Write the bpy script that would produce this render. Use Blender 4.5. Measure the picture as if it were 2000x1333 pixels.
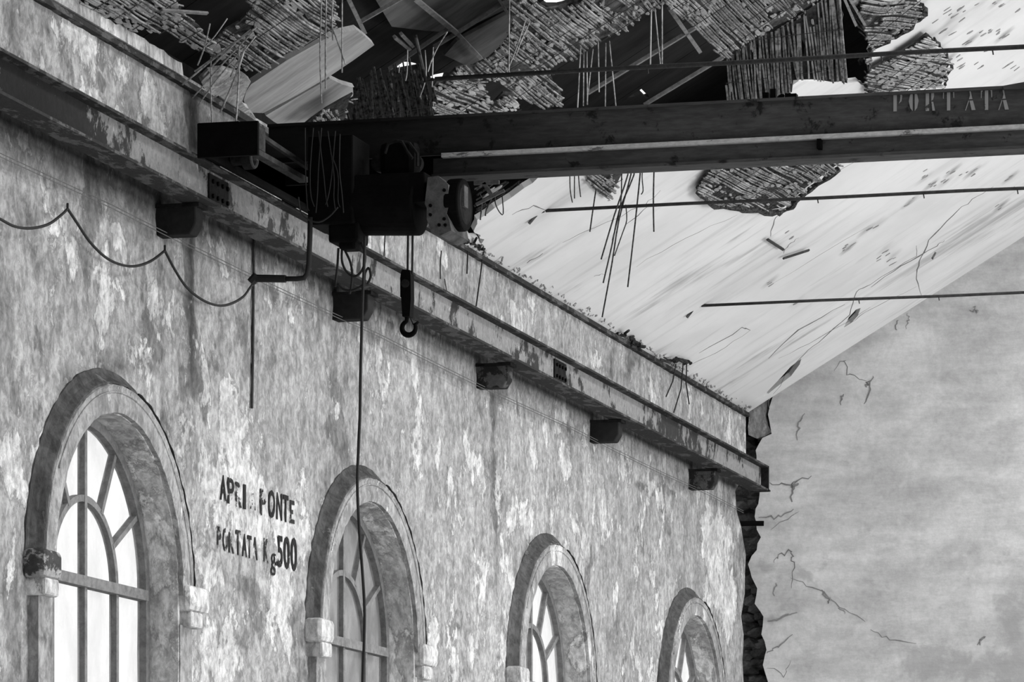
import bpy, bmesh, math, random
import numpy as np
from mathutils import Vector, Matrix, noise as MN
from mathutils.geometry import delaunay_2d_cdt
for o in list(bpy.data.objects): bpy.data.objects.remove(o)
S = bpy.context.scene
COL = S.collection
# ------------------------------------------------------------------ camera, world, lights, exposure
H = 1.7                                   # eye height above the floor
F, CX, CY = 7699.8, 1390.95, 1865.0       # focal length and principal point of the photograph (2000 x 1333)
AL = math.radians(13.5738); SA, CA = math.sin(AL), math.cos(AL)
D = 7.0                                   # distance of the camera from the window wall
cam = bpy.data.objects.new('camera', bpy.data.cameras.new('camera')); COL.objects.link(cam)
cam.location = (D, 0, H); cam.rotation_euler = (math.pi/2, 0, AL)
cam.data.sensor_width = 36; cam.data.lens = F/2000*36
cam.data.shift_x = (1000-CX)/2000; cam.data.shift_y = (CY-666.5)/2000
cam.data.clip_end = 300
S.camera = cam
W = bpy.data.worlds.new('overcast'); S.world = W; W.use_nodes = True
bg = W.node_tree.nodes['Background']; bg.inputs[0].default_value = (1, 1, 1, 1); bg.inputs[1].default_value = 1.2
def area(name, loc, target, sx, sy, power):
    l = bpy.data.lights.new(name, 'AREA'); l.shape = 'RECTANGLE'; l.size = sx; l.size_y = sy; l.energy = power
    o = bpy.data.objects.new(name, l); COL.objects.link(o); o.location = loc
    o.rotation_euler = (Vector(target)-Vector(loc)).to_track_quat('-Z', 'Y').to_euler()
    return o
area('low_ceiling_fill', (19, 21, 1.6), (1.0, 24, 5.2), 18, 5, 2500)  # unseen low area lamp, added to light the ceiling from below
area('daylight_high', (10.5, 23, 12.8), (0, 23, 4), 13, 3, 1500)
S.view_settings.view_transform = 'Standard'; S.view_settings.look = 'None'
S.view_settings.gamma = 1; S.view_settings.use_curve_mapping = False
S.view_settings.exposure = 0.13
RND = random.Random(7); NR = np.random.default_rng(5)
# ------------------------------------------------------------------ placing helpers (z here is measured from eye level)
CAMP = np.array([D, 0, 0.])
def ray(x, y):
    u = (x-CX)/F; return np.array([u*CA-SA, u*SA+CA, (CY-y)/F])
def onX(x, y, X=0.): r = ray(x, y); p = CAMP+r*((X-D)/r[0]); return Vector((p[0], p[1], p[2]+H))
def onY(x, y, Y): r = ray(x, y); p = CAMP+r*(Y/r[1]); return Vector((p[0], p[1], p[2]+H))
SL = .59; EAVE = 4.25                      # ceiling slope and height of its foot above eye level
def onC(x, y, off=0.):                     # on the sloping ceiling, off = vertical offset
    r = ray(x, y); n = np.array([-SL, 0, 1]); t = np.dot(np.array([0, 0, EAVE+off])-CAMP, n)/np.dot(r, n)
    p = CAMP+r*t; return Vector((p[0], p[1], p[2]+H))
# ------------------------------------------------------------------ materials
def newmat(name):
    m = bpy.data.materials.new(name); m.use_nodes = True; nt = m.node_tree
    return m, nt, nt.nodes['Principled BSDF']
class G:
    def __init__(s, nt): s.nt = nt
    def n(s, t, **k):
        x = s.nt.nodes.new(t)
        for a, b in k.items(): setattr(x, a, b)
        return x
    def put(s, sock, v):
        if hasattr(v, 'is_output') or isinstance(v, bpy.types.NodeSocket): s.nt.links.new(v, sock)
        elif isinstance(v, (int, float)) and sock.type == 'RGBA': sock.default_value = (v, v, v, 1)
        else: sock.default_value = v
    def coord(s, scale=(1, 1, 1), rot=(0, 0, 0), out='Object'):
        tc = s.n('ShaderNodeTexCoord'); mp = s.n('ShaderNodeMapping')
        mp.inputs['Scale'].default_value = scale; mp.inputs['Rotation'].default_value = rot
        s.nt.links.new(tc.outputs[out], mp.inputs[0]); return mp.outputs[0]
    def noise(s, vec, scale, detail=6, rough=.6, dist=0., seed=0.):
        x = s.n('ShaderNodeTexNoise', noise_dimensions='4D'); s.nt.links.new(vec, x.inputs['Vector'])
        x.inputs['Scale'].default_value = scale; x.inputs['Detail'].default_value = detail
        x.inputs['Roughness'].default_value = rough; x.inputs['Distortion'].default_value = dist
        x.inputs['W'].default_value = seed; return x.outputs[0]
    def math(s, op, a, b=0., c=0.):
        x = s.n('ShaderNodeMath', operation=op)
        s.put(x.inputs[0], a); s.put(x.inputs[1], b); s.put(x.inputs[2], c); return x.outputs[0]
    def ss(s, v, a, b, lo=0., hi=1.):
        x = s.n('ShaderNodeMapRange', interpolation_type='SMOOTHSTEP'); s.put(x.inputs[0], v)
        x.inputs[1].default_value = a; x.inputs[2].default_value = b; x.inputs[3].default_value = lo; x.inputs[4].default_value = hi
        return x.outputs[0]
    def mix(s, f, a, b):                  # scalars
        x = s.n('ShaderNodeMix', data_type='FLOAT'); s.put(x.inputs[0], f); s.put(x.inputs[2], a); s.put(x.inputs[3], b); return x.outputs[0]
    def attr(s, name): return s.n('ShaderNodeAttribute', attribute_name=name).outputs['Fac']
    def bump(s, h, strength, dist, bsdf):
        x = s.n('ShaderNodeBump'); x.inputs['Strength'].default_value = strength; x.inputs['Distance'].default_value = dist
        s.put(x.inputs['Height'], h); s.nt.links.new(x.outputs[0], bsdf.inputs['Normal'])
def finish(g, b, col, rough=.9, spec=.2):
    g.put(b.inputs['Base Color'], col); b.inputs['Roughness'].default_value = rough; b.inputs['Specular IOR Level'].default_value = spec
def simple(name, v, var=.3, scale=12, rough=.85, metal=0., stretch=(1, 1, 1), bump=.3, spec=.25):
    m, nt, b = newmat(name); g = G(nt); c = g.coord(stretch)
    n = g.noise(c, scale, 6, .65); n2 = g.noise(c, scale*5, 4, .7, seed=3)
    f = g.math('ADD', g.math('MULTIPLY', n, .7), g.math('MULTIPLY', n2, .3))
    col = g.ss(f, .3, .7, v*(1-var), v*(1+var)); finish(g, b, col, rough, spec)
    b.inputs['Metallic'].default_value = metal
    if bump: g.bump(f, bump, .01, b)
    return m
def plaster(name, base, light, dark, lt=.56, dt=.60, stroke=True, str_amt=.25, bumpd=.012, sc=1., vst=.55):
    m, nt, b = newmat(name); g = G(nt); c = g.coord((1, 1, vst)); cs = g.coord((1, 1, .07))
    n1 = g.noise(c, 3.2*sc, 9, .68, .35); n2 = g.noise(c, 2.1*sc, 9, .66, .3, 11); n3 = g.noise(cs, 14*sc, 6, .7, .3, 5); n4 = g.noise(c, 40, 4, .7, 0, 2)
    n5 = g.noise(c, .8*sc, 4, .55, 0, 21); n6 = g.noise(c, 9*sc, 7, .7, .4, 31)
    la = g.math('ADD', n1, g.math('MULTIPLY', g.attr('light'), .35)) if stroke else n1
    da = g.math('ADD', n2, g.math('MULTIPLY', g.attr('dark'), .35)) if stroke else n2
    la = g.math('ADD', la, g.math('MULTIPLY', g.math('SUBTRACT', n5, .5), .35))
    lm = g.ss(la, lt, lt+.035); dm = g.ss(da, dt, dt+.05)
    fm = g.ss(n6, .60, .64)
    v = g.mix(g.ss(n5, .3, .7), base*.86, base*1.12)
    v = g.mix(g.math('MULTIPLY', dm, .8), v, dark)
    v = g.mix(lm, v, light)
    v = g.mix(g.math('MULTIPLY', fm, .55), v, light*1.05)
    v = g.mix(g.math('MULTIPLY', g.ss(n6, .44, .36), .5), v, dark*1.2)
    n7 = g.noise(c, 22*sc, 6, .75, .6, 41); v = g.math('MULTIPLY', v, g.ss(n7, .36, .64, .68, 1.28))
    n8 = g.noise(c, 5*sc, 8, .7, .8, 51); v = g.math('MULTIPLY', v, g.ss(n8, .37, .60, .76, 1.16))
    v = g.math('MULTIPLY', v, g.ss(n3, .3, .65, 1-str_amt, 1.08))
    v = g.math('MULTIPLY', v, g.ss(n4, .3, .7, .9, 1.1))
    ed = g.math('MULTIPLY', g.ss(la, lt-.022, lt+.002), g.ss(la, lt+.022, lt+.004)); v = g.mix(g.math('MULTIPLY', ed, .45), v, dark)
    ed2 = g.math('MULTIPLY', g.ss(n6, .585, .60), g.ss(n6, .625, .605)); v = g.mix(g.math('MULTIPLY', ed2, .4), v, dark)
    if stroke: v = g.math('MULTIPLY', v, g.mix(g.attr('soot_shade'), 1., .12))
    finish(g, b, v, .95, .1)
    h = g.math('ADD', g.math('MULTIPLY', g.math('SUBTRACT', lm, dm), .5), g.math('MULTIPLY', n4, .25))
    h = g.math('ADD', h, g.math('MULTIPLY', fm, .3))
    g.bump(h, .55, bumpd, b); return m
M = {}
M['wall'] = plaster('peeling_plaster', .28, .45, .13, .565, .575, str_amt=.16, vst=.75)
M['arch'] = plaster('arch_plaster', .27, .43, .12, .55, .58, False, .12)
M['jamb'] = plaster('jamb_plaster', .45, .64, .17, .53, .58, False, .1)
M['mould'] = plaster('shaded_moulding', .07, .15, .03, .60, .58, False, .1)  # dark colour paints in the shade on the moulding's turned-away side
M['strip'] = plaster('cove_plaster', .30, .42, .14, .5, .66, False, .1)
def farwall():
    m, nt, b = newmat('far_wall_plaster'); g = G(nt); c = g.coord(); ch = g.coord((.35, 1, 1.6)); 
    n1 = g.noise(c, 1.1, 6, .6, .3); n2 = g.noise(ch, 5, 6, .65, 0, 4); n3 = g.noise(c, 30, 4, .7, 0, 9)
    v = g.ss(n1, .3, .7, .38, .49); n4 = g.noise(c, 2.6, 8, .7, .6, 33); v = g.math('MULTIPLY', v, g.ss(n4, .35, .62, .88, 1.08)); v = g.math('MULTIPLY', v, g.ss(n2, .3, .7, .86, 1.12)); v = g.math('MULTIPLY', v, g.ss(n3, .3, .7, .92, 1.08))
    dm = g.ss(g.math('ADD', g.noise(c, 4, 7, .65, .3, 7), g.math('MULTIPLY', g.attr('dark'), .4)), .60, .76)
    v = g.mix(g.math('MULTIPLY', dm, .6), v, .26)
    lm = g.ss(g.math('ADD', g.noise(c, 3, 6, .6, .3, 17), g.math('MULTIPLY', g.attr('light'), .4)), .66, .74)
    v = g.mix(g.math('MULTIPLY', lm, .7), v, .50)
    v = g.math('MULTIPLY', v, g.mix(g.attr('soot_shade'), 1., .3))
    finish(g, b, v, .95, .1); g.bump(g.math('ADD', n2, g.math('MULTIPLY', n3, .4)), .4, .012, b); return m
M['far'] = farwall()
def ceilmat():
    m, nt, b = newmat('ceiling_plaster'); g = G(nt); c = g.coord(); cs = g.coord((.12, 1, .12))
    n1 = g.noise(cs, 7, 7, .6, .2); n2 = g.noise(c, 1.3, 5, .6, .2, 4); n3 = g.noise(cs, 22, 5, .6, .1, 8)
    v = g.ss(n2, .3, .7, .58, .68); 
    v = g.math('MULTIPLY', v, g.ss(n1, .28, .5, .86, 1.03)); 
    k = g.math('MULTIPLY', g.ss(n3, .41, .36), g.ss(n2, .44, .52)); v = g.mix(g.math('MULTIPLY', k, .08), v, .3)
    dm = g.ss(g.math('ADD', g.noise(cs, 9, 7, .65, .3, 7), g.math('MULTIPLY', g.attr('dark'), .38)), .60, .86)
    v = g.mix(g.math('MULTIPLY', dm, .6), v, .22)
    v = g.math('MULTIPLY', v, g.mix(g.attr('soot_shade'), 1., .12))
    finish(g, b, v, .95, .1); g.bump(n1, .3, .01, b); return m
M['ceil'] = ceilmat()
M['iron'] = simple('black_greasy_iron', .0028, .5, 9, .7, 0, bump=.4, spec=.04)
M['iron2'] = simple('dark_dusty_iron', .013, .7, 14, .8, 0, bump=.4, spec=.05)
M['plate_d'] = simple('dim_steel_edge', .035, .6, 16, .8, bump=.4, spec=.05)
M['plate'] = simple('dusty_steel_plate', .075, .5, 16, .8, bump=.4, spec=.1)
def girdermat():
    m, nt, b = newmat('painted_girder_steel'); g = G(nt); c = g.coord((.18, 1, 1)); ci = g.coord()
    n = g.noise(c, 7, 7, .65); n2 = g.noise(ci, 9, 7, .7, .3, 3); n3 = g.noise(c, 60, 3, .6, 0, 6)
    v = g.ss(n, .3, .7, .036, .074); v = g.mix(g.ss(n2, .56, .64), v, .014); v = g.math('MULTIPLY', v, g.ss(n3, .3, .7, .8, 1.2))
    tc = g.n('ShaderNodeTexCoord'); sp = g.n('ShaderNodeSeparateXYZ'); nt.links.new(tc.outputs['Object'], sp.inputs[0])
    dark_band = g.ss(g.math('ADD', sp.outputs['Z'], g.math('MULTIPLY', n2, .12)), 5.605, 5.70, 1., 0.)   # darker band above the lower flange
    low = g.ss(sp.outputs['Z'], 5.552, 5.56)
    v = g.mix(g.math('MULTIPLY', dark_band, g.math('MULTIPLY', low, .85)), v, .008)
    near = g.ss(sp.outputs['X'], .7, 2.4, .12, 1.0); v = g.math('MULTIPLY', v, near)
    finish(g, b, v, .75, .15); g.bump(n2, .3, .006, b); return m
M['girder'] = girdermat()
def worn(name, paint, rust, th, stretch, sc=10):
    m, nt, b = newmat(name); g = G(nt); c = g.coord(stretch)
    n = g.noise(c, sc, 8, .68, .3); n2 = g.noise(c, sc*5, 4, .7, 0, 3)
    v = g.mix(g.ss(n, th, th+.05), paint, rust); v = g.math('MULTIPLY', v, g.ss(n2, .3, .7, .75, 1.2))
    finish(g, b, v, .85, .15); g.bump(g.math('SUBTRACT', n2, g.ss(n, th, th+.05)), .4, .006, b); return m
M['stripe'] = worn('scraped_bare_flange', .42, .12, .56, (.4, 1, 1), 14)
def railmat():
    m, nt, b = newmat('flaking_rail_paint'); g = G(nt); c = g.coord((1, 1, .7))
    tc = g.n('ShaderNodeTexCoord'); sp = g.n('ShaderNodeSeparateXYZ'); nt.links.new(tc.outputs['Object'], sp.inputs[0])
    n = g.noise(c, 7, 9, .7, .35); n2 = g.noise(c, 40, 4, .7, 0, 3); n5 = g.noise(c, 1.2, 3, .5, 0, 9); n6 = g.noise(c, 15, 8, .7, .5, 19)
    y = sp.outputs['Y']
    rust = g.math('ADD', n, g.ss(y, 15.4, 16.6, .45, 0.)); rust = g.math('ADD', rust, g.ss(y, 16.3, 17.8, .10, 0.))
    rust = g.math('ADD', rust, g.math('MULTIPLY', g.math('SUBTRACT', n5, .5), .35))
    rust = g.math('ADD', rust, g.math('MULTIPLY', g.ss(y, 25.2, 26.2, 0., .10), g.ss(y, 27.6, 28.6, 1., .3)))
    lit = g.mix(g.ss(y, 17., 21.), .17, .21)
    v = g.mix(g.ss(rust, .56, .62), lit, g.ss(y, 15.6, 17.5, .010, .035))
    v = g.mix(g.math('MULTIPLY', g.ss(n6, .62, .66), .8), v, .36)
    v = g.math('MULTIPLY', v, g.ss(n2, .3, .7, .75, 1.2))
    finish(g, b, v, .85, .15); g.bump(g.math('SUBTRACT', n2, g.ss(rust, .56, .62)), .5, .006, b); return m
M['rail'] = railmat()
M['flange'] = worn('rusty_shaded_flange', .08, .025, .44, (1, .5, 1), 12)  # rust, darkened further to paint in the shade below the rail
M['impost_d'] = worn('stained_impost', .30, .05, .50, (1, 1, 1), 7)
M['concrete'] = worn('sooty_shaded_concrete', .07, .015, .45, (1, 1, 1), 9)  # dark colour also carries the shade under the rail
M['concrete_d'] = simple('black_shaded_concrete', .016, .4, 7, bump=.4, spec=.1)  # near-black, with shade under the rail put into the colour
M['rope'] = simple('black_cable', .012, .3, 30, .7, bump=0)
M['wire'] = simple('thin_steel_wire', .10, .4, 30, .6, bump=0)
M['tie'] = simple('rusty_tie_rod', .035, .5, 25, .8, bump=.2)
M['cable_g'] = simple('grey_dusty_cable', .018, .4, 20, .7, bump=0)
def reedmt(name, dark, lite, mort, th):
    m, nt, b = newmat(name); g = G(nt); c = g.coord(); n = g.noise(c, 55, 3, .6); n2 = g.noise(c, 5.5, 7, .7, .3, 4); n3 = g.noise(c, 2, 3, .5, 0, 8)
    v = g.ss(n, .35, .65, dark, lite); a = g.math('ADD', n2, g.math('MULTIPLY', g.math('SUBTRACT', n3, .5), .4))
    v = g.mix(g.ss(a, th, th+.08), v, mort); v = g.math('MULTIPLY', v, g.ss(n2, .3, .5, .55, 1.)); finish(g, b, v, .9, .05); return m
M['reed'] = reedmt('dry_reed', .09, .26, .33, .52)
M['reed_l'] = reedmt('pale_reed', .16, .36, .42, .50)
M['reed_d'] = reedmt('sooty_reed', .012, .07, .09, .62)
M['crumb'] = simple('mortar_crumbs', .24, .45, 14, .95, bump=.5, spec=.05)
M['crumb_l'] = simple('pale_mortar', .34, .35, 14, .95, bump=.5, spec=.05)
M['deck'] = simple('shaded_roof_board', .016, .5, 3, .9, stretch=(.3, 1, .3), bump=.2, spec=.05)  # darkness of the closed attic put into the board colour
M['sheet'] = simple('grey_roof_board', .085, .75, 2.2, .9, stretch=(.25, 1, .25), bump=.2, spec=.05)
M['batten'] = simple('pale_batten', .16, .4, 20, .9, bump=.2, spec=.05)
M['plank'] = simple('weathered_pale_plank', .30, .38, 5, .9, stretch=(.22, 1.6, .22), bump=.25, spec=.1)
M['frame'] = simple('weathered_window_paint', .16, .4, 20, .85, bump=.3)
def lettermat(name, v, th, bgmix=True):
    m, nt, b = newmat(name); g = G(nt); c = g.coord((1, 1, .6), out='Generated'); c = g.coord((1, 1, .6))
    n = g.noise(c, 16, 8, .7, .5, 3); finish(g, b, v, .9, .1)
    tr = g.n('ShaderNodeBsdfTransparent'); mx = g.n('ShaderNodeMixShader')
    g.put(mx.inputs[0], g.ss(n, th, th+.03)); nt.links.new(b.outputs[0], mx.inputs[1]); nt.links.new(tr.outputs[0], mx.inputs[2])
    nt.links.new(mx.outputs[0], nt.nodes['Material Output'].inputs[0]); return m
M['letter'] = lettermat('worn_black_lettering', .02, .60)
M['letter_w'] = lettermat('worn_black_lettering_faded', .03, .51)
M['letter_g'] = lettermat('worn_pale_stencil', .26, .60)
def glass(name, lo, hi, tr_, dv=.75):
    m, nt, b = newmat(name); g = G(nt); c = g.coord((1, 1, .5)); n = g.noise(c, 4, 8, .65, .3)
    finish(g, b, dv, .4, .3)
    tl = g.n('ShaderNodeBsdfTranslucent'); tl.inputs[0].default_value = (dv, dv, dv, 1)
    tr = g.n('ShaderNodeBsdfTransparent'); tr.inputs[0].default_value = (tr_, tr_, tr_, 1)
    m1 = g.n('ShaderNodeMixShader'); m1.inputs[0].default_value = .5; nt.links.new(b.outputs[0], m1.inputs[1]); nt.links.new(tl.outputs[0], m1.inputs[2])
    mx = g.n('ShaderNodeMixShader'); g.put(mx.inputs[0], g.ss(n, .35, .7, lo, hi)); nt.links.new(tr.outputs[0], mx.inputs[1]); nt.links.new(m1.outputs[0], mx.inputs[2])
    nt.links.new(mx.outputs[0], nt.nodes['Material Output'].inputs[0]); return m
M['glass'] = glass('dusty_glass', .03, .30, .90, .65)
M['glass_d'] = glass('dirty_glass', .30, .95, .72, .28)
M['rubble'] = simple('dark_exposed_rubble', .035, .8, 9, .95, bump=.8, spec=.05)
M['stone'] = simple('sooty_stone', .06, .6, 11, .95, bump=.8, spec=.05)
M['floor'] = simple('dusty_concrete_floor', .5, .15, 1, .95, spec=.1)
M['black'] = simple('groove_shade', .02, .3, 10, .95, bump=0, spec=.0)
M['pit'] = simple('chipped_grey_pits', .26, .4, 10, .95, bump=0, spec=.0)
M['backing'] = simple('matted_reed_dust', .055, .9, 9, .95, bump=.6, spec=.0)
M['crackg'] = simple('crack_grime', .17, .3, 10, .95, bump=0, spec=.0)
# ------------------------------------------------------------------ mesh helpers
def link(name, me, m, parent=None):
    o = bpy.data.objects.new(name, me); COL.objects.link(o)
    if m: me.materials.append(M[m] if isinstance(m, str) else m)
    if parent: o.parent = parent
    return o
def tag(o, label=None, cat=None, group=None, kind=None):
    if label: o['label'] = label
    if cat: o['category'] = cat
    if group: o['group'] = group
    if kind: o['kind'] = kind
    return o
def empty(name, loc=(0, 0, 0), **k):
    o = bpy.data.objects.new(name, None); COL.objects.link(o); o.empty_display_size = .1
    return tag(o, **k)          # kept at the origin: every part's mesh is in world coordinates
class MB:
    def __init__(s): s.v = []; s.f = []
    def add(s, v, f): n = len(s.v); s.v += [tuple(p) for p in v]; s.f += [tuple(i+n for i in q) for q in f]
    def box(s, a, b):
        x0, y0, z0 = a; x1, y1, z1 = b
        s.add([(x, y, z) for x in (x0, x1) for y in (y0, y1) for z in (z0, z1)], [(0, 1, 3, 2), (4, 6, 7, 5), (0, 4, 5, 1), (2, 3, 7, 6), (0, 2, 6, 4), (1, 5, 7, 3)])
    def tube(s, pts, r, n=6, taper=None):
        pts = [Vector(p) for p in pts]; rings = []; up = None
        for i, p in enumerate(pts):
            t = (pts[min(i+1, len(pts)-1)]-pts[max(i-1, 0)]).normalized()
            if up is None: up = t.orthogonal().normalized()
            a = (up-t*up.dot(t)); a = a.normalized() if a.length > 1e-6 else t.orthogonal().normalized(); up = a; b = t.cross(a)
            rr = r if taper is None else r*taper[i]
            rings.append([p+(a*math.cos(2*math.pi*k/n)+b*math.sin(2*math.pi*k/n))*rr for k in range(n)])
        v = [q for R in rings for q in R]; f = []
        for i in range(len(pts)-1):
            for k in range(n): f.append((i*n+k, i*n+(k+1) % n, (i+1)*n+(k+1) % n, (i+1)*n+k))
        f.append(tuple(range(n))[::-1]); f.append(tuple((len(pts)-1)*n+k for k in range(n))); s.add(v, f)
    def bar(s, p, q, w, h, up=(0, 0, 1)):      # rectangular bar p->q, w sideways, h along up
        p = Vector(p); q = Vector(q); t = (q-p).normalized(); u = Vector(up); u = (u-t*u.dot(t)).normalized(); a = t.cross(u)
        c = [(-1, -1), (1, -1), (1, 1), (-1, 1)]
        v = [e+a*(w/2*i)+u*(h/2*j) for e in (p, q) for i, j in c]
        s.add(v, [(3, 2, 1, 0), (4, 5, 6, 7), (0, 1, 5, 4), (1, 2, 6, 5), (2, 3, 7, 6), (3, 0, 4, 7)])
    def cyl(s, p, q, r, n=24, r2=None): 
        s.tube([p, q], 1., n, [r, r2 if r2 is not None else r])
    def build(s, name, m, parent=None, smooth=False, bevel=0):
        me = bpy.data.meshes.new(name); me.from_pydata(s.v, [], s.f); me.update()
        o = link(name, me, m, parent)
        if smooth: me.polygons.foreach_set('use_smooth', [True]*len(me.polygons))
        if bevel:
            b = o.modifiers.new('b', 'BEVEL'); b.width = bevel; b.segments = 2; b.limit_method = 'ANGLE'
        return o
def jag(poly, step, amp, rnd=RND, closed=True):   # roughen a 2-D outline
    out = []; n = len(poly)
    for i in range(n if closed else n-1):
        a = Vector(poly[i]); b = Vector(poly[(i+1) % n]); L = (b-a).length; k = max(1, int(L/step)); d = (b-a)/k
        nn = Vector((-d.y, d.x)).normalized() if L > 0 else Vector((0, 0))
        for j in range(k):
            p = a+d*j
            if j: p = p+nn*rnd.gauss(0, amp)+d*rnd.uniform(-.3, .3)
            out.append((p.x, p.y))
    return out
def pip(P, poly):
    x, y = P[:, 0], P[:, 1]; ins = np.zeros(len(P), bool); n = len(poly)
    for i in range(n):
        x0, y0 = poly[i]; x1, y1 = poly[(i+1) % n]
        if y0 == y1: continue
        c = ((y0 > y) != (y1 > y)) & (x < (x1-x0)*(y-y0)/(y1-y0)+x0); ins ^= c
    return ins
def slab(name, outer, holes, to3, nrm, th, m, parent=None, grid=None, wob=0., edge_m=None):
    """flat sheet with holes; to3 maps 2-D to world, nrm*th is the thickness behind the face"""
    pts = []; edges = []
    for lp in [outer]+holes:
        b = len(pts); pts += [Vector(p) for p in lp]; edges += [(b+i, b+(i+1) % len(lp)) for i in range(len(lp))]
    if grid:
        O = np.array(outer); x0, y0 = O.min(0); x1, y1 = O.max(0)
        X, Y = np.meshgrid(np.arange(x0+grid/2, x1, grid), np.arange(y0+grid/2, y1, grid)); P = np.c_[X.ravel(), Y.ravel()]
        k = pip(P, outer)
        for h in holes: k &= ~pip(P, h)
        pts += [Vector(p) for p in P[k]]
    v, e, f, *_ = delaunay_2d_cdt(pts, edges, [], 0, 1e-5)
    V = np.array([tuple(p) for p in v]); T = np.array(f); C = V[T].mean(1); k = pip(C, outer)
    for h in holes: k &= ~pip(C, h)
    T = T[k]; nrm = Vector(nrm)
    A = np.array([tuple(to3(*p)) for p in V]); 
    if wob: A = A + np.outer(NR.normal(0, wob, len(A)), np.array(nrm))
    n = len(A); B = A+np.array(nrm*th)
    cnt = {}
    for t in T:
        for i in range(3):
            a, b = int(t[i]), int(t[(i+1) % 3]); cnt[(a, b)] = 1
    side = [(a, b) for (a, b) in cnt if (b, a) not in cnt]
    faces = [tuple(int(i) for i in t) for t in T]+[tuple(int(i)+n for i in t[::-1]) for t in T]+[(b, a, a+n, b+n) for a, b in side]
    me = bpy.data.meshes.new(name); me.from_pydata([tuple(p) for p in np.vstack([A, B])], [], faces); me.update()
    bm = bmesh.new(); bm.from_mesh(me); bmesh.ops.delete(bm, geom=[q for q in bm.verts if not q.link_faces], context='VERTS')
    bmesh.ops.recalc_face_normals(bm, faces=bm.faces); bm.to_mesh(me); bm.free()
    return link(name, me, m, parent)
def paint(o, strokes, to2):
    """strokes: channel -> list of (p, q, width, strength) segments in wall metres, written into vertex attributes"""
    me = o.data; n = len(me.vertices); co = np.empty(n*3); me.vertices.foreach_get('co', co); P = to2(co.reshape(-1, 3))
    for ch in ('light', 'dark', 'soot_shade'):
        val = np.zeros(n)
        for (a, b, w, s) in strokes.get(ch, []):
            a = np.array(a); b = np.array(b); d = b-a; L = (d*d).sum()
            t = np.clip(((P-a)@d)/L, 0, 1) if L > 1e-9 else np.zeros(n)
            r = P-(a+t[:, None]*d); ww = np.array(w); q = (r/ww); q = (q*q).sum(1); c = s*np.exp(-q)
            val = np.where(np.abs(c) > np.abs(val), c, val) if ch != 'soot_shade' else np.maximum(val, c)
        at = me.attributes.new(ch, 'FLOAT', 'POINT'); at.data.foreach_set('value', val)
# ------------------------------------------------------------------ STRUCTURE
WC = [(17.09, 1.73), (20.77, 1.73), (24.5, 1.74), (28.27, 1.73)]     # window centres along the wall and springing heights
R_IN, R_FR, R_OUT = .77, .94, 1.02
Y0, Y1 = 12.5, 30.13; YF = 30.15
def arch_loop(yc, zs, r, bottom, n=40):
    L = [(yc+r*math.cos(math.pi*i/n), zs+H+r*math.sin(math.pi*i/n)) for i in range(n+1)]
    return [(yc+r, bottom)]+L+[(yc-r, bottom)]
wall_holes = [arch_loop(y, z, .80, 1.2) for y, z in WC]
right_edge = [onX(x, y, 0) for x, y in [(1458, 1500), (1452, 1400), (1453, 1333), (1450, 1290), (1452, 1240), (1447, 1205), (1455, 1160), (1456, 1120), (1457, 1085), (1450, 1050), (1447, 1030), (1440, 1000), (1436, 960), (1445, 940), (1457, 920), (1456, 860), (1456, 800), (1456, 770)]]
redge = [(p.y, p.z) for p in right_edge]
outer = [(Y0, .02), (redge[0][0], .02)]+redge+[(redge[-1][0], EAVE+H+.03), (Y0, EAVE+H+.03)]
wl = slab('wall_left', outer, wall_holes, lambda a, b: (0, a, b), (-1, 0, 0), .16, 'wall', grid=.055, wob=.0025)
tag(wl, 'tall left wall of grey and white peeling plaster with four arched windows', kind='structure')
def S2(lst, X=0.):        # pixel strokes -> wall strokes
    out = []
    for (x0, y0, x1, y1, wx, wy, s) in lst:
        a = onX(x0, y0, X); b = onX(x1, y1, X); c = onX(x0+wx, y0, X); e = onX(x0, y0+wy, X)
        out.append(((a.y, a.z), (b.y, b.z), (max(.02, abs(c.y-a.y)), max(.02, abs(e.z-a.z))), s))
    return out
LIGHT = [(450, 790, 450, 860, 22, 40, .5), (480, 950, 560, 1060, 60, 70, .5), (500, 850, 520, 900, 20, 50, .45), (560, 1150, 560, 1250, 30, 60, .4), (440, 1180, 460, 1300, 40, 60, .4),
         (40, 270, 60, 300, 12, 15, .7), (590, 480, 600, 530, 20, 30, .5), (740, 600, 900, 660, 60, 40, .35), (860, 480, 870, 510, 10, 25, .8), (430, 480, 440, 540, 12, 20, .6), (30, 880, 40, 960, 20, 40, .6),
         (1100, 800, 1120, 840, 12, 20, .6), (1000, 640, 1050, 680, 40, 25, .3), (1390, 1080, 1390, 1330, 25, 80, .6), (1420, 1060, 1425, 1200, 12, 60, .7), (130, 40, 170, 100, 20, 30, .6), (100, 20, 110, 60, 10, 20, .6),
         (860, 1250, 900, 1333, 20, 50, .3), (1200, 1100, 1250, 1300, 30, 90, .3), (520, 750, 640, 880, 60, 60, -.15), (650, 620, 760, 720, 60, 50, .2), (900, 900, 1000, 1000, 60, 50, .25), (1230, 900, 1340, 1050, 50, 50, .2),
         (250, 150, 320, 250, 40, 30, .35), (140, 440, 150, 520, 16, 30, .4), (30, 420, 60, 440, 10, 15, .6), (210, 420, 240, 500, 15, 30, .35), (180, 200, 300, 260, 30, 20, .4), (640, 700, 660, 800, 12, 40, .4),(1160,700,1200,750,20,20,.5),(1000,600,1010,640,10,20,.5)]
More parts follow.
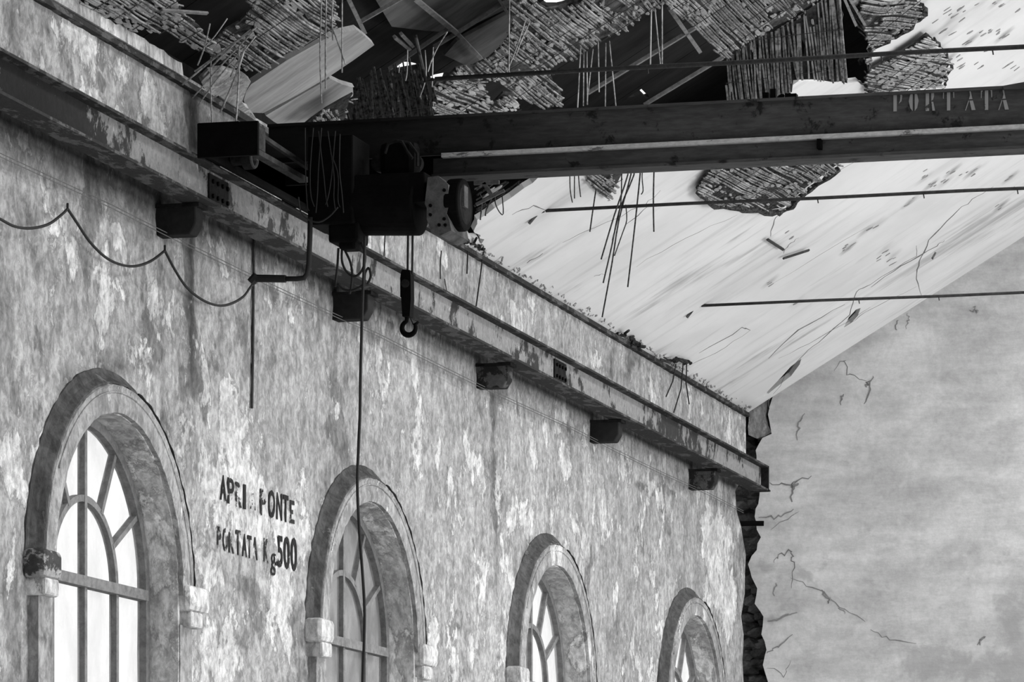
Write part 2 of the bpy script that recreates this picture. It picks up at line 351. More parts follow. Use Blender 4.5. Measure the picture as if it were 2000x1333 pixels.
DARK = [(365, 420, 378, 740, 9, 30, .9), (360, 740, 300, 900, 22, 40, .45), (170, 250, 175, 420, 12, 40, .5), (270, 300, 280, 520, 9, 50, .4), (190, 80, 195, 110, 9, 18, .9), (190, 150, 195, 165, 8, 10, .9), (272, 185, 276, 200, 6, 8, .8),
        (60, 500, 90, 640, 30, 60, .3), (250, 560, 300, 680, 30, 50, .3), (650, 830, 680, 900, 22, 30, .4), (460, 620, 520, 700, 40, 40, .25), (960, 760, 968, 1000, 7, 60, .5), (1250, 955, 1310, 965, 20, 8, .8), (1120, 1150, 1130, 1280, 12, 50, .4),
        (20, 1180, 30, 1300, 16, 50, .35), (470, 1140, 500, 1160, 20, 15, .35), (1180, 980, 1190, 1100, 15, 50, .3), (700, 560, 720, 640, 15, 40, .25), (380, 300, 370, 200, 12, 40, .8), (1415, 1110, 1418, 1140, 10, 25, .9), (28, 770, 32, 800, 8, 14, .9), (590, 720, 640, 760, 40, 30, .3), (1080, 1120, 1080, 1120, 3, 3, .1)]
SOOT_SHADE = [(150, 760, 60, 1050, 22, 30, .3), (40, 20, 120, 60, 30, 30, .2), (200, 700, 300, 720, 20, 14, .3), (300, 100, 360, 180, 30, 30, .3), (390, 240, 470, 230, 30, 20, .3), (0, 238, 420, 452, 20, 42, .8), (420, 445, 700, 592, 14, 24, .65), (700, 592, 1460, 958, 10, 18, .6), (372, 140, 380, 290, 20, 20, .75), (372, 430, 376, 730, 9, 20, .5), (160, 150, 168, 0, 300, 0.1, 0), (25, 0, 25, 70, 10, 40, .35),  # stains and soot, plus long strokes painting the rail's shadow on the wall
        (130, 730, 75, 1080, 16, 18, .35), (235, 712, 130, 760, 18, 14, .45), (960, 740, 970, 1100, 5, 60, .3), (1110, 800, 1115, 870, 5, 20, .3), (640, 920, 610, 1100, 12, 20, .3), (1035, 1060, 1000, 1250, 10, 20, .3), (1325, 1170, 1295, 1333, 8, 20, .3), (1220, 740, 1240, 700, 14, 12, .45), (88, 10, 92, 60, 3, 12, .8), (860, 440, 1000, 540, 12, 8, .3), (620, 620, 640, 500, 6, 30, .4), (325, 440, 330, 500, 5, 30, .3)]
paint(wl, {'light': S2([q[:6]+(q[6]*.7,) for q in LIGHT]), 'dark': S2(DARK), 'soot_shade': S2([q[:6]+(min(1, q[6]*1.5),) for q in SOOT_SHADE])}, lambda P: P[:, 1:3])
# attic gable side, far wall
LX = onY(1478, 1000, YF).x
fe = [(1500, 1520), (1500, 1400), (1500, 1333), (1490, 1300), (1497, 1270), (1487, 1240), (1491, 1205), (1474, 1180), (1479, 1150), (1468, 1128), (1461, 1103), (1478, 1075), (1486, 1050), (1478, 1035), (1474, 1010), (1481, 985), (1484, 960), (1478, 905), (1476, 880), (1489, 856), (1507, 848), (1503, 825), (1500, 810), (1503, 795), (1509, 776)]
fp = [onY(x, y, YF) for x, y in fe]; fl = [(p.x, p.z) for p in fp]
top = lambda X: EAVE+H+SL*X+.05
outer = [(7.5, .02), (7.5, top(7.5)), (fl[-1][0], top(fl[-1][0]))]+jag(fl[::-1], .05, .006, closed=False)+[fl[0], (fl[0][0], .02)]
def pxpoly_Y(pts, Y): return [(q.x, q.z) for q in (onY(x, y, Y) for x, y in pts)]
wf = slab('wall_far', outer, [], lambda a, b: (a, YF, b), (0, 1, 0), .18, 'far', grid=.07)
tag(wf, 'pale grey cracked plaster gable wall at the far end', kind='structure')
def S2Y(lst, Y=YF):
    out = []
    for (x0, y0, x1, y1, wx, wy, s) in lst:
        a = onY(x0, y0, Y); b = onY(x1, y1, Y); c = onY(x0+wx, y0, Y); e = onY(x0, y0+wy, Y)
        out.append(((a.x, a.z), (b.x, b.z), (abs(c.x-a.x), abs(e.z-a.z)), s))
    return out
paint(wf, {'dark': S2Y([(1560, 1110, 1640, 1180, 14, 8, .55), (1640, 1180, 1710, 1235, 14, 8, .5), (1710, 1235, 1800, 1270, 16, 10, .5), (1800, 1300, 2000, 1310, 60, 40, .75), (1960, 1180, 2000, 1280, 30, 40, .7), (1480, 1110, 1560, 1130, 20, 14, .5), (1480, 1210, 1550, 1200, 20, 8, .5), (1530, 940, 1550, 960, 14, 10, .4), (1640, 905, 1680, 915, 30, 12, .35), (1780, 815, 1830, 810, 30, 12, .3), (1700, 1050, 1760, 1060, 40, 14, .25), (1860, 1060, 1960, 1080, 50, 16, .25), (1660, 770, 1700, 760, 16, 14, .4), (1600, 1080, 1650, 1000, 40, 30, .2)]),
           'light': S2Y([(1510, 845, 1515, 850, 8, 14, .5), (1900, 1170, 1930, 1260, 40, 20, .45), (1800, 1200, 1900, 1230, 50, 30, .35), (1700, 900, 1800, 940, 60, 40, .15), (1950, 1255, 1950, 1255, 14, 8, .6), (1480, 1140, 1500, 1170, 16, 14, .35), (1500, 990, 1520, 1000, 20, 14, .3)]),
           'soot_shade': S2Y([(1500, 1015, 1560, 1005, 16, 8, .35), (1500, 1215, 1550, 1195, 16, 6, .3), (1510, 780, 1640, 700, 24, 14, .22), (1640, 700, 2000, 470, 30, 14, .15), (1880, 600, 2000, 520, 30, 20, .15)])}, lambda P: P[:, [0, 2]])
# plaster fragment left in the corner, and the rubble core seen in the gap
fr = pxpoly_Y([(1461, 797), (1478, 790), (1499, 783), (1497, 805), (1495, 812), (1500, 832), (1507, 845), (1495, 852), (1478, 857), (1462, 850)], YF+.03)
slab('plaster_fragment', jag(fr, .05, .006), [], lambda a, b: (a, YF+.03, b), (0, 1, 0), .05, 'strip', parent=wf)
core = empty('wall_far_core', kind='structure', label='dark rubble core of the wall exposed in the broken corner')
mb = MB(); mb.box((-.5, YF+.32, 0), (1.2, YF+.4, EAVE+H+.4)); mb.build('backing', 'rubble', core)
for i in range(150):
    x = RND.uniform(1440, 1505); y = RND.uniform(850, 1360); p = onY(x, y, YF+.25); s = RND.uniform(.035, .075)
    bm = bmesh.new(); bmesh.ops.create_icosphere(bm, subdivisions=1, radius=s)
    for v in bm.verts: v.co = Vector((v.co.x*1.5*RND.uniform(.8, 1.2), v.co.y*.8, v.co.z*.8))*RND.uniform(.8, 1.15)+p
    me = bpy.data.meshes.new('stone'); bm.to_mesh(me); bm.free(); link('stone', me, 'stone' if RND.random() < .45 else 'rubble', core)
# floor
mb = MB(); mb.box((-.38, -6, -.1), (22, 30.6, 0)); tag(mb.build('floor', 'floor'), 'dusty concrete floor of the hall', kind='structure')
mb = MB(); mb.box((-80, -60, -.3), (100, 120, -.12)); tag(mb.build('ground', 'floor'), 'bare ground outside the hall', kind='structure')
mb = MB(); mb.box((-.4, -4.3, 0), (22, -4.1, 9)); tag(mb.build('wall_near', 'far'), 'unseen plaster wall closing the hall behind the viewpoint', kind='structure')  # unseen, put in to cut light from behind the viewpoint
mb = MB(); mb.box((-.38, -4.1, 0), (0, 12.5, 6)); tag(mb.build('wall_left_near', 'far'), 'near stretch of the left wall behind the viewpoint', kind='structure')
slab('ceiling_near', [(0, -4.1), (9, -4.1), (9, 12.5), (0, 12.5)], [], lambda a, b: (a, b, EAVE+H+SL*min(a, 4.7)), (0, 0, 1), .05, 'ceil')['kind'] = 'structure'  # unseen, put in with the near wall to cut light
# ceiling (2-D coordinates: x across, y along)
def c2(p): return (p.x, p.y)
CN = Vector((SL, 0, -1)).normalized()     # face normal, towards the room
HOLE = [(-500, -270), (60, 10), (120, 45), (180, 80), (240, 112), (300, 148), (372, 188), (420, 212), (500, 258), (600, 315), (700, 370), (800, 428), (870, 445), (905, 456), (935, 470), (950, 490), (935, 488), (946, 468), (925, 452), (932, 430), (985, 395), (1040, 358), (1100, 300), (1400, 262), (1535, 205), (1543, 170), (1560, 158), (1600, 158), (1660, 162), (1676, 160), (1690, 172), (1700, 172), (1703, 140), (1702, 96), (1740, 74), (1800, 35), (1785, 10), (1775, -60), (1770, -300), (1700, -800), (200, -800)]
hole = [c2(onC(x, y)) for x, y in HOLE]; hole = [(max(.002, a), min(max(b, 12.7), 30)) for a, b in hole]
gash = [[(1648, 640), (1658, 620), (1672, 605), (1681, 602), (1675, 618), (1662, 632), (1652, 638)], [(1490, 775), (1502, 762), (1525, 738), (1545, 716), (1565, 701), (1562, 712), (1545, 735), (1520, 754), (1500, 770)],
        [(1792, 612), (1808, 598), (1828, 580), (1832, 583), (1812, 602), (1800, 610)], [(1750, 640), (1758, 628), (1784, 590), (1786, 592), (1770, 618), (1756, 640)][:0] or [(1818, 506), (1826, 492), (1829, 494), (1822, 508)]]
gh = [[c2(onC(x, y)) for x, y in g_] for g_ in gash]
gh = [[(a, min(b, YF-.02)) for a, b in g_] for g_ in gh]
outer = [(-.06, 12.5), (4.7, 12.5), (4.7, YF), (-.06, YF)]
def cz(a, b, off=0.): return (a, b, EAVE+H+SL*a+off)
hole = [(max(a, -.04) if a > .03 else -.04 if b < 17.95 else .004, b) for a, b in jag(hole, .05, .006)]
ce = slab('ceiling', outer, [hole]+gh, lambda a, b: cz(a, b), -CN, .035, 'ceil', grid=.08)
tag(ce, 'white sloping plaster ceiling, streaked and broken open at the left', kind='structure')
def S2C(lst):
    out = []
    for (x0, y0, x1, y1, w, l, s) in lst:     # w along y (metres), l along x
        a = c2(onC(x0, y0)); b = c2(onC(x1, y1)); out.append((a, b, (l, w), s))
    return out
CD = [q[:4]+(q[4]*1.2, q[5]*2.2, q[6]*1.15) for q in [(1340, 545, 1480, 490, .12, .15, .5), (1240, 610, 1330, 580, .10, .12, .45), (1010, 510, 1050, 500, .06, .1, .5), (1100, 570, 1140, 560, .05, .08, .45), (1470, 700, 1600, 640, .06, .1, .45), (1420, 540, 1560, 460, .1, .1, .3), (1560, 560, 1700, 500, .08, .1, .3), (1900, 440, 2000, 400, .2, .2, .5), (1820, 500, 1990, 430, .15, .2, .5), (1400, 760, 1450, 740, .05, .06, .5), (1600, 720, 1660, 690, .1, .1, .3), (1440, 465, 1470, 455, .06, .06, .5), (1230, 700, 1290, 690, .1, .05, .4),(1700,640,1900,530,.12,.1,.3)]]
CS = [(1300, 705, 1350, 715, .04, .03, .5), (1220, 660, 1250, 680, .05, .03, .5), (1440, 790, 1460, 800, .1, .04, .4)]
for (x, y) in [(1840, 60), (1862, 30), (1905, 10), (1880, 38), (1940, 8), (1950, 30), (1857, 62), (1900, 62), (1890, 82), (1935, 60), (1925, 95), (1850, 115), (1960, 70), (1810, 345), (1820, 360), (1845, 355), (1855, 338), (1880, 343), (1895, 338), (1908, 330), (1965, 355), (1975, 345), (1950, 405), (1770, 398), (1712, 440), (1695, 448), (1660, 476), (1655, 487), (1725, 490), (1730, 500), (1740, 505), (1500, 555), (1560, 590)]:
    CS.append((x, y, x+5, y-3, .035, .02, .75))
def seg(pts, w, s):
    return [(pts[i][0], pts[i][1], pts[i+1][0], pts[i+1][1], w, w*.6, s) for i in range(len(pts)-1)]
paint(ce, {'dark': S2C(CD), 'soot_shade': S2C(CS)}, lambda P: P[:, :2])
# thin cracks and lath lines in the ceiling: narrow grooves drawn as recessed dark slivers
crk = MB()
def crack_c(pts, w, rnd=RND):
    P = [Vector(onC(x, y)) for x, y in pts]; Q = []
    for i in range(len(P)-1):
        for j in range(4): Q.append(P[i].lerp(P[i+1], j/4)+Vector((0, rnd.gauss(0, .016), 0)))
    Q.append(P[-1]); return Q
for pts, w in [([(1510, 770), (1560, 700), (1600, 670), (1660, 615), (1672, 570), (1700, 555), (1790, 500), (1790, 480)], .004), ([(1800, 580), (1790, 545), (1796, 510), (1815, 470), (1860, 420), (1900, 390), (1940, 365)], .005), ([(1519, 418), (1508, 445), (1505, 462)], .004), ([(1530, 495), (1540, 478), (1560, 465)], .003), ([(1700, 560), (1760, 520), (1830, 480), (1845, 470)], .006),
               ([(1650, 640), (1690, 610), (1790, 560)], .003), ([(1000, 420), (1040, 400), (1068, 412)], .004), ([(1100, 475), (1160, 445), (1260, 400), (1290, 372)], .003), ([(1220, 440), (1270, 400)], .004), ([(1500, 700), (1560, 645), (1650, 595)], .005), ([(1520, 700), (1600, 660), (1700, 600)], .003), ([(1400, 330), (1360, 400)], .001), ([(1365, 690), (1450, 640), (1465, 645)], .005), ([(1330, 720), (1400, 690), (1466, 645)], .003), ([(1240, 520), (1340, 465), (1440, 420)], .002), ([(1030, 515), (1060, 495)], .004), ([(1180, 535), (1160, 540)], .003), ([(1480, 420), (1700, 300)], .002), ([(1500, 560), (1700, 440)], .002), ([(1600, 760), (1830, 600)], .001)]:
    cq = crack_c(pts, w); crk.tube(cq, w, 4, [.3+RND.uniform(.3, 1.1)*math.sin(math.pi*(k+.5)/len(cq)) for k in range(len(cq))])
tag(crk.build('cracks', 'crackg', ce), kind='stuff')
pit = MB()
for (x, y) in [(1840, 60), (1862, 30), (1905, 10), (1880, 38), (1940, 8), (1950, 10), (1935, 6), (1857, 62), (1900, 62), (1890, 82), (1935, 60), (1925, 95), (1850, 115), (1960, 70), (1810, 345), (1820, 360), (1845, 355), (1855, 338), (1880, 343), (1895, 338), (1908, 330), (1965, 355), (1975, 345), (1950, 405), (1770, 398), (1712, 440), (1695, 448), (1660, 476), (1655, 487), (1725, 490), (1730, 500), (1740, 505), (1500, 555), (1560, 590), (1818, 358), (1800, 335), (1905, 125), (1920, 128), (1970, 128), (1980, 130), (1945, 62), (1830, 38), (1855, 20), (1878, 20), (1853, 18), (1870, 112), (1880, 128), (1540, 450), (1548, 462), (1990, 20), (1962, 372), (1985, 370), (1800, 378), (1790, 384), (1720, 505), (1736, 512), (1915, 64), (1500, 100)][:-1]:
    for k in range(RND.randint(1, 3)):
        p = onC(x+RND.uniform(-7, 7), y+RND.uniform(-4, 4)); e1 = Vector((1, RND.uniform(-.5, .5), SL)).normalized(); e2 = CN.cross(e1); r1 = RND.uniform(.012, .032); r2 = RND.uniform(.006, .016); n_ = 7
        q = [p+e1*math.cos(6.283*j/n_)*r1*RND.uniform(.6, 1.2)+e2*math.sin(6.283*j/n_)*r2*RND.uniform(.6, 1.2) for j in range(n_)]
        pit.add([v+CN*.003 for v in q]+[v-CN*.004 for v in q], [tuple(range(n_)), tuple(range(n_, 2*n_))[::-1]]+[(j, j+n_, (j+1) % n_+n_, (j+1) % n_) for j in range(n_)])
tag(pit.build('pits', 'pit', ce), kind='stuff')
# roof deck above the broken ceiling: boards on battens
deck = empty('roof_deck', kind='structure', label='dark boarded roof underside above the broken ceiling')
OFF = .55
def deck_poly(pts, off=OFF, step=.05, amp=.006): return jag([c2(onC(x, y, off)) for x, y in pts], step, amp)
dh = [deck_poly(p) for p in [[(1226, 191), (1236, 184), (1253, 174), (1266, 184), (1267, 190), (1262, 192), (1252, 182), (1240, 188)], [(1256, 203), (1261, 195), (1265, 196), (1262, 204)],
      [(764, 142), (775, 130), (788, 121), (800, 121), (812, 124), (818, 134), (800, 137), (785, 140)], [(838, 150), (848, 146), (872, 141), (880, 143), (872, 148), (868, 160), (845, 160)], [(938, 24), (941, 12), (945, 16), (943, 24)],
      [(1036, -40), (1050, 2), (1072, 13), (1092, 13), (1135, 1), (1170, -40)], [(1675, 118), (1680, 112), (1686, 116), (1684, 126), (1678, 127)]]]
yb = 12.4; boards = []
rects = []
while yb < YF+3.3:
    w = .55; rects.append((yb+.004, yb+w-.004)); yb += w
for a, b in rects:
    o2 = [(-.4, a), (5.2, a), (5.2, b), (-.4, b)]; hs = []
    for h in dh:
        ys = [q[1] for q in h]
        if min(ys) < b and max(ys) > a:
            cl = [(x, min(max(y, a+.002), b-.002)) for x, y in h]
            if max(q[1] for q in cl)-min(q[1] for q in cl) > .008: hs.append([q for i, q in enumerate(cl) if i == 0 or (Vector(q)-Vector(cl[i-1])).length > 1e-4])
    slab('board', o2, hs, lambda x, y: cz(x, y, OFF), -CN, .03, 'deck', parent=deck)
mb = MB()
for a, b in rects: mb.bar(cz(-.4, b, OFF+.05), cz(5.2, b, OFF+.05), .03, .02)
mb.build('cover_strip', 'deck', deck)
# attic eave closure and unseen gable board, put in against light leaks
mb = MB(); mb.box((-.42, 12.3, EAVE+H-.2), (-.38, YF+3.4, EAVE+H+.6)); mb.build('eave_board', 'deck', deck)
mb = MB(); mb.box((-.4, 12.3, EAVE+H+.0), (5.2, 12.36, EAVE+H+4)); mb.build('gable_light_stop', 'deck', deck)
sheet = empty('roof_lining', kind='structure', label='grey weathered boards of the roof seen through the hole')
for pts, mt in [([(716, -30), (1040, -30), (1000, 12), (893, 64), (830, 60), (765, 52)], 'sheet'), ([(893, 80), (1000, 22), (1024, 50), (1000, 105), (960, 124), (915, 130), (868, 108)], 'sheet')]:
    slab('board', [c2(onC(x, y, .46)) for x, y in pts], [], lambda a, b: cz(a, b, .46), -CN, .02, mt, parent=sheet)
bt = empty('roof_battens', kind='structure', label='pale battens nailed across the dark roof boards')
for x0, y0, x1, y1, w in [(679, -5, 712, 64, .022), (703, 43, 785, -4, .014), (810, -3, 892, 64, .026), (892, 64, 940, 115, .02), (758, 136, 883, 51, .014), (847, 92, 892, 65, .018), (892, 65, 993, 1, .016), (1148, 182, 1360, 53, .024), (1258, 205, 1412, 112, .022), (1307, 16, 1367, 101, .022), (770, 72, 800, 96, .016), (783, 66, 806, 90, .016), (975, 0, 1000, 40, .014)]:
    mb = MB(); mb.bar(onC(x0, y0, .40), onC(x1, y1, .40), w, .02, CN); mb.build('batten', 'batten', bt)
# cornice
mb = MB(); mb.box((-.02, 12.5, EAVE+H-.035), (.035, 30.1, EAVE+H-.006)); tr = tag(mb.build('trim_1', 'flange'), 'thin dark cornice line at the top of the left wall', kind='structure')  # dark box stands in for the shadow groove at the ceiling foot
stp = [(y, EAVE+H-.005) for y in np.arange(14.5, 17.95, .06)]
outer = [(a, b) for a, b in stp]+[(y, EAVE+H+.058+RND.gauss(0, .006)) for y in np.arange(17.9, 14.5, -.06)]
slab('cove_strip', outer, [], lambda a, b: (.045, a, b), (-1, 0, 0), .05, 'strip', parent=tr)
fr = [c2(onC(x, y, .02)) for x, y in [(393, 160), (410, 142), (440, 138), (478, 150), (490, 160), (478, 185), (473, 200), (500, 232), (470, 222), (430, 195), (400, 176)]]
tag(slab('ceiling_fragment', jag(fr, .04, .004), [], lambda a, b: cz(a, b, .02), -CN, .03, 'strip'), 'pale grey ceiling plaster scrap above the crane end carriage', 'plaster')
# ------------------------------------------------------------------ WINDOWS
def sweep(profile, yc, zs, bottom, name, m, parent, n=48, wob=.0022, legs=True):
    V = []; path = []
    if legs: path += [('L', bottom+(zs+H-bottom)*i/8) for i in range(8)]
    path += [('A', math.pi*i/n) for i in range(n+1)]
    if legs: path += [('R', zs+H-(zs+H-bottom)*(i+1)/8) for i in range(8)]
    for k, a in path:
        for r, x in profile:
            r_ = r+RND.gauss(0, wob*.6) if x > -.05 else r; x_ = x+RND.gauss(0, wob*.5)
            if k == 'A': V.append((x_, yc+r_*math.cos(a), zs+H+r_*math.sin(a)))
            elif k == 'L': V.append((x_, yc+r_, a))
            else: V.append((x_, yc-r_, a))
    np_ = len(profile); Fc = []
    for i in range(len(path)-1):
        for j in range(np_-1): Fc.append((i*np_+j, i*np_+j+1, (i+1)*np_+j+1, (i+1)*np_+j))
        Fc.append((i*np_+np_-1, i*np_, (i+1)*np_, (i+1)*np_+np_-1))
    Fc.append(tuple(range(np_))); Fc.append(tuple((len(path)-1)*np_+j for j in range(np_))[::-1])
    me = bpy.data.meshes.new(name); me.from_pydata(V, [], Fc); me.update()
    bm = bmesh.new(); bm.from_mesh(me); bmesh.ops.recalc_face_normals(bm, faces=bm.faces); bm.to_mesh(me); bm.free()
    return link(name, me, m, parent)
XF = -.13
for wi, (yc, zs) in enumerate(WC):
    w = empty('window_%d' % (wi+1), kind='structure', label=['nearest arched window, bright white panes in a radial frame', 'second arched window behind the hanging cable, with dirty panes', 'third arched window, narrow in perspective', 'farthest arched window next to the corner'][wi])
    sweep([(.93, -.02), (.903, .060), (.898, .074), (.885, .068), (.80, .074), (.772, .068), (.772, .04), (.80, -.02)], yc, zs, 0, 'archivolt', 'arch', w, legs=False)
    sweep([(.982, -.02), (.975, .006), (.955, .014), (.932, .034), (.912, .064), (.903, .066), (.90, -.02)], yc, zs, 0, 'outer_moulding', 'mould', w, legs=False)
    mb = MB(); mb.tube([(.070, yc+.908*math.cos(a), zs+H+.908*math.sin(a)) for a in np.linspace(math.radians(3), math.radians(78), 40)], .0075, 5, [1+.35*math.sin(k*1.7)+.2*math.sin(k*.6) for k in range(40)]); mb.build('groove_shadow', 'black', w)  # raised black tube painting the shadow line beside the archivolt
    mb = MB(); mb.tube([(.071, yc+.865*math.cos(a), zs+H+.865*math.sin(a)) for a in np.linspace(math.radians(3), math.radians(150), 50)], .005, 5); mb.build('bead', 'arch', w)
    sweep([(.81, -.02), (.775, .045), (R_IN, .04), (R_IN, -.10), (R_IN+.005, -.17), (.81, -.17)], yc, zs, 1.2, 'reveal', 'jamb', w)
    mb = MB()
    for s in (-1, 1):
        a, b = sorted((yc+s*.775, yc+s*.93)); mb.box((-.02, a, 1.2), (.05, b, zs+H-.14))
    mb.build('jamb', 'arch', w)
    for s in (-1, 1):
        a, b = sorted((yc+s*.775, yc+s*(.985 if s < 0 else 1.05))); jm = 'impost_d' if (s < 0 and wi == 0) else 'jamb'
        mb = MB(); mb.box((-.02, a, zs+H-.075), (.105, b, zs+H+.055)); mb.build('impost', jm, w, bevel=.03)
        mb = MB(); mb.box((-.02, a+.03, zs+H-.15), (.095, b-.08 if s > 0 else b-.02, zs+H-.07)); mb.build('impost', 'jamb', w, bevel=.015)
    # frame
    def ring(r0, r1, x0, x1, a0=0, a1=math.pi, n=32, z=zs+H):
        v = []; f = []
        for i in range(n+1):
            a = a0+(a1-a0)*i/n
            for r in (r0, r1):
                for x in (x0, x1): v.append((x, yc+r*math.cos(a), z+r*math.sin(a)))
        for i in range(n):
            k = i*4; f += [(k, k+4, k+5, k+1), (k+2, k+3, k+7, k+6), (k, k+2, k+6, k+4), (k+1, k+5, k+7, k+3)]
        f += [(0, 1, 3, 2), (n*4, n*4+2, n*4+3, n*4+1)]; return v, f
    fx0, fx1 = XF-.02, XF+.025
    mb = MB(); mb.add(*ring(R_IN-.045, R_IN+.005, fx0, fx1)); 
    for s in (-1, 1): a, b = sorted((yc+s*(R_IN-.045), yc+s*(R_IN+.005))); mb.box((fx0, a, 1.2), (fx1, b, zs+H))
    mb.build('frame', 'frame', w)
    mb = MB(); mb.box((fx0, yc-R_IN+.04, zs+H-.028), (fx1+.01, yc+R_IN-.04, zs+H+.022)); mb.build('transom', 'frame', w)
    ri = R_IN/2
    mb = MB(); mb.add(*ring(ri-.016, ri+.016, fx0, fx1-.01)); mb.build('muntin', 'frame', w)
    for yy, z0, z1 in [(0, 1.2, zs+H+R_IN-.03), (-ri, 1.2, zs+H), (ri, 1.2, zs+H)]:
        mb = MB(); mb.box((fx0, yc+yy-.015, z0), (fx1-.008, yc+yy+.015, z1)); mb.build('muntin', 'frame', w)
    for a in (30, 60, 120, 150):
        ca, sa = math.cos(math.radians(a)), math.sin(math.radians(a)); mb = MB()
        mb.bar((XF, yc+ri*ca, zs+H+ri*sa), (XF, yc+(R_IN-.03)*ca, zs+H+(R_IN-.03)*sa), .026, .035, (1, 0, 0)); mb.build('muntin', 'frame', w)
    gm = 'glass_d' if wi == 1 else 'glass'
    for a in range(0, 180, 30):
        mb = MB(); mb.add(*ring(ri+.016, R_IN-.045, XF-.012, XF-.008, math.radians(a+1), math.radians(a+29), 6)); mb.build('pane', gm, w)
    for a in (0, 90):
        mb = MB(); mb.add(*ring(.016, ri-.016, XF-.012, XF-.008, math.radians(a+1), math.radians(a+89), 10)); mb.build('pane', gm, w)
    for k in range(4):
        a = yc-R_IN+.045 if k == 0 else yc-R_IN+k*ri+.015; b = yc+R_IN-.045 if k == 3 else yc-R_IN+(k+1)*ri-.015
        mb = MB(); mb.box((XF-.012, a, 1.2), (XF-.008, b, zs+H-.028)); mb.build('pane', gm, w)
# ------------------------------------------------------------------ CRANE RAIL AND BRACKETS
ZT, ZB = 3.79+H-.012, 3.585+H
RX0, RX1 = .13, .27
rail = empty('crane_rail', label='long riveted steel crane rail with flaking paint running along the left wall', cat='rail')
mb = MB(); mb.box((.185, 13, ZB+.012), (.212, 29.75, ZT-.014)); mb.build('web', 'rail', rail)
mb = MB(); mb.box((RX0, 13, ZT-.014), (RX1, 29.75, ZT)); mb.build('upper_flange', 'flange', rail)
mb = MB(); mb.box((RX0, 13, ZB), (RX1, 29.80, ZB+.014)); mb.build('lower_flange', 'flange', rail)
mb = MB(); mb.box((.175, 13, ZT), (.225, 29.7, ZT+.012)); mb.build('running_bar', 'iron2', rail)
mb = MB(); mb.box((RX0, 29.72, ZB), (RX1, 29.75, ZT)); mb.build('end_plate', 'iron2', rail)
for px in (425, 1092):
    y = onX(px, 95+.547*px+40, .21).y
    for k in (-1, 1):
        pass
    mb = MB(); mb.box((.212, y-.14, ZB+.025), (.222, y+.12, ZT-.03)); sp = mb.build('splice_plate', 'iron2', rail)
    for i in range(4):
        for j in range(2):
            mb = MB(); yy = y-.10+i*.065; zz = ZB+.06+j*.07; mb.cyl((.222, yy, zz), (.232, yy, zz), .011, 8); mb.build('bolt', 'iron', sp)
BR = [17.68, 20.25, 22.9, 25.5, 28.25]
BL = ['black concrete bracket under the rail, nearest one at the left', 'dark bracket under the rail with cable loops lying over it', 'rough crumbling bracket under the rail, right of the hook', 'smooth dark bracket under the rail above the third window', 'last small bracket under the rail near the corner']
for i, y in enumerate(BR):
    b = tag(MB().build('rail_bracket', None) if False else empty('rail_bracket'), BL[i], 'bracket', 'brackets carrying the crane rail')
    xe = .20; d_ = .10; z1 = ZB-.001; z0 = ZB-.15
    prof = [(-.05, z1), (xe, z1), (xe, z1-.10), (xe-.03, z0), (-.05, z0)]
    v = [(x, yy, z) for yy in (y, y+d_) for x, z in prof]; n = len(prof)
    f = [tuple(range(n))[::-1], tuple(range(n, 2*n))]+[(k, (k+1) % n, n+(k+1) % n, n+k) for k in range(n)]
    mb = MB(); mb.add(v, f); mb.build('corbel', 'concrete_d' if i in (0, 1, 3) else 'concrete', b, bevel=.008)
    mb = MB(); mb.box((-.02, y-.012, z1-.02), (.22, y+d_+.01, z1-.002)); mb.build('bearing_plate', 'iron2', b)
# ------------------------------------------------------------------ BRIDGE CRANE
YG = 18.2
cr = empty('bridge_crane', label='dark steel bridge crane girder spanning the hall above the hoist, stencilled PORTATA', cat='crane')
def zY(x, y, Y): return onY(x, y, Y)
gx0, gx1 = .36, 7.2
zt, zm, zb = 4.062+H, 3.853+H, 3.762+H
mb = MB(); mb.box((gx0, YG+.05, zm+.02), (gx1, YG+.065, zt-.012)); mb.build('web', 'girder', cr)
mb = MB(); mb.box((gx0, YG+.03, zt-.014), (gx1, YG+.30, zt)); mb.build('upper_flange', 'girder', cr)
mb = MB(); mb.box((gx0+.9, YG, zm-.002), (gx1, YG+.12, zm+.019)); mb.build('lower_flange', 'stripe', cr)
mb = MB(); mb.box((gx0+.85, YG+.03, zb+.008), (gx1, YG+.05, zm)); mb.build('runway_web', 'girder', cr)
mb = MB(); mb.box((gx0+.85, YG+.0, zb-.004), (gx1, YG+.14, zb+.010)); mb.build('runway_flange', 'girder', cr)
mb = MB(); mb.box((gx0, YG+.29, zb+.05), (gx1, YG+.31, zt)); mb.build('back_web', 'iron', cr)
p = [(4.0, zt-.002), (4.25, zt+.03), (5.2, zt+.07), (7.2, zt+.07), (7.2, zt-.02), (4.0, zt-.02)]
slab('gusset', p, [], lambda a, b: (a, YG+.02, b), (0, 1, 0), .03, 'girder', parent=cr)
for px in (1497, 1512, 1541, 1552):
    q = onY(px, 188, YG+.08); mb = MB(); mb.box((q.x-.016, YG+.06, zt-.01), (q.x+.012, YG+.1, zt+RND.uniform(.02, .05))); mb.build('clamp', 'iron', cr)
q = onY(1600, 283, YG); mb = MB(); mb.box((q.x-.01, YG-.012, zm-.05), (q.x+.01, YG+.03, zm-.004)); mb.build('clip', 'iron', cr)
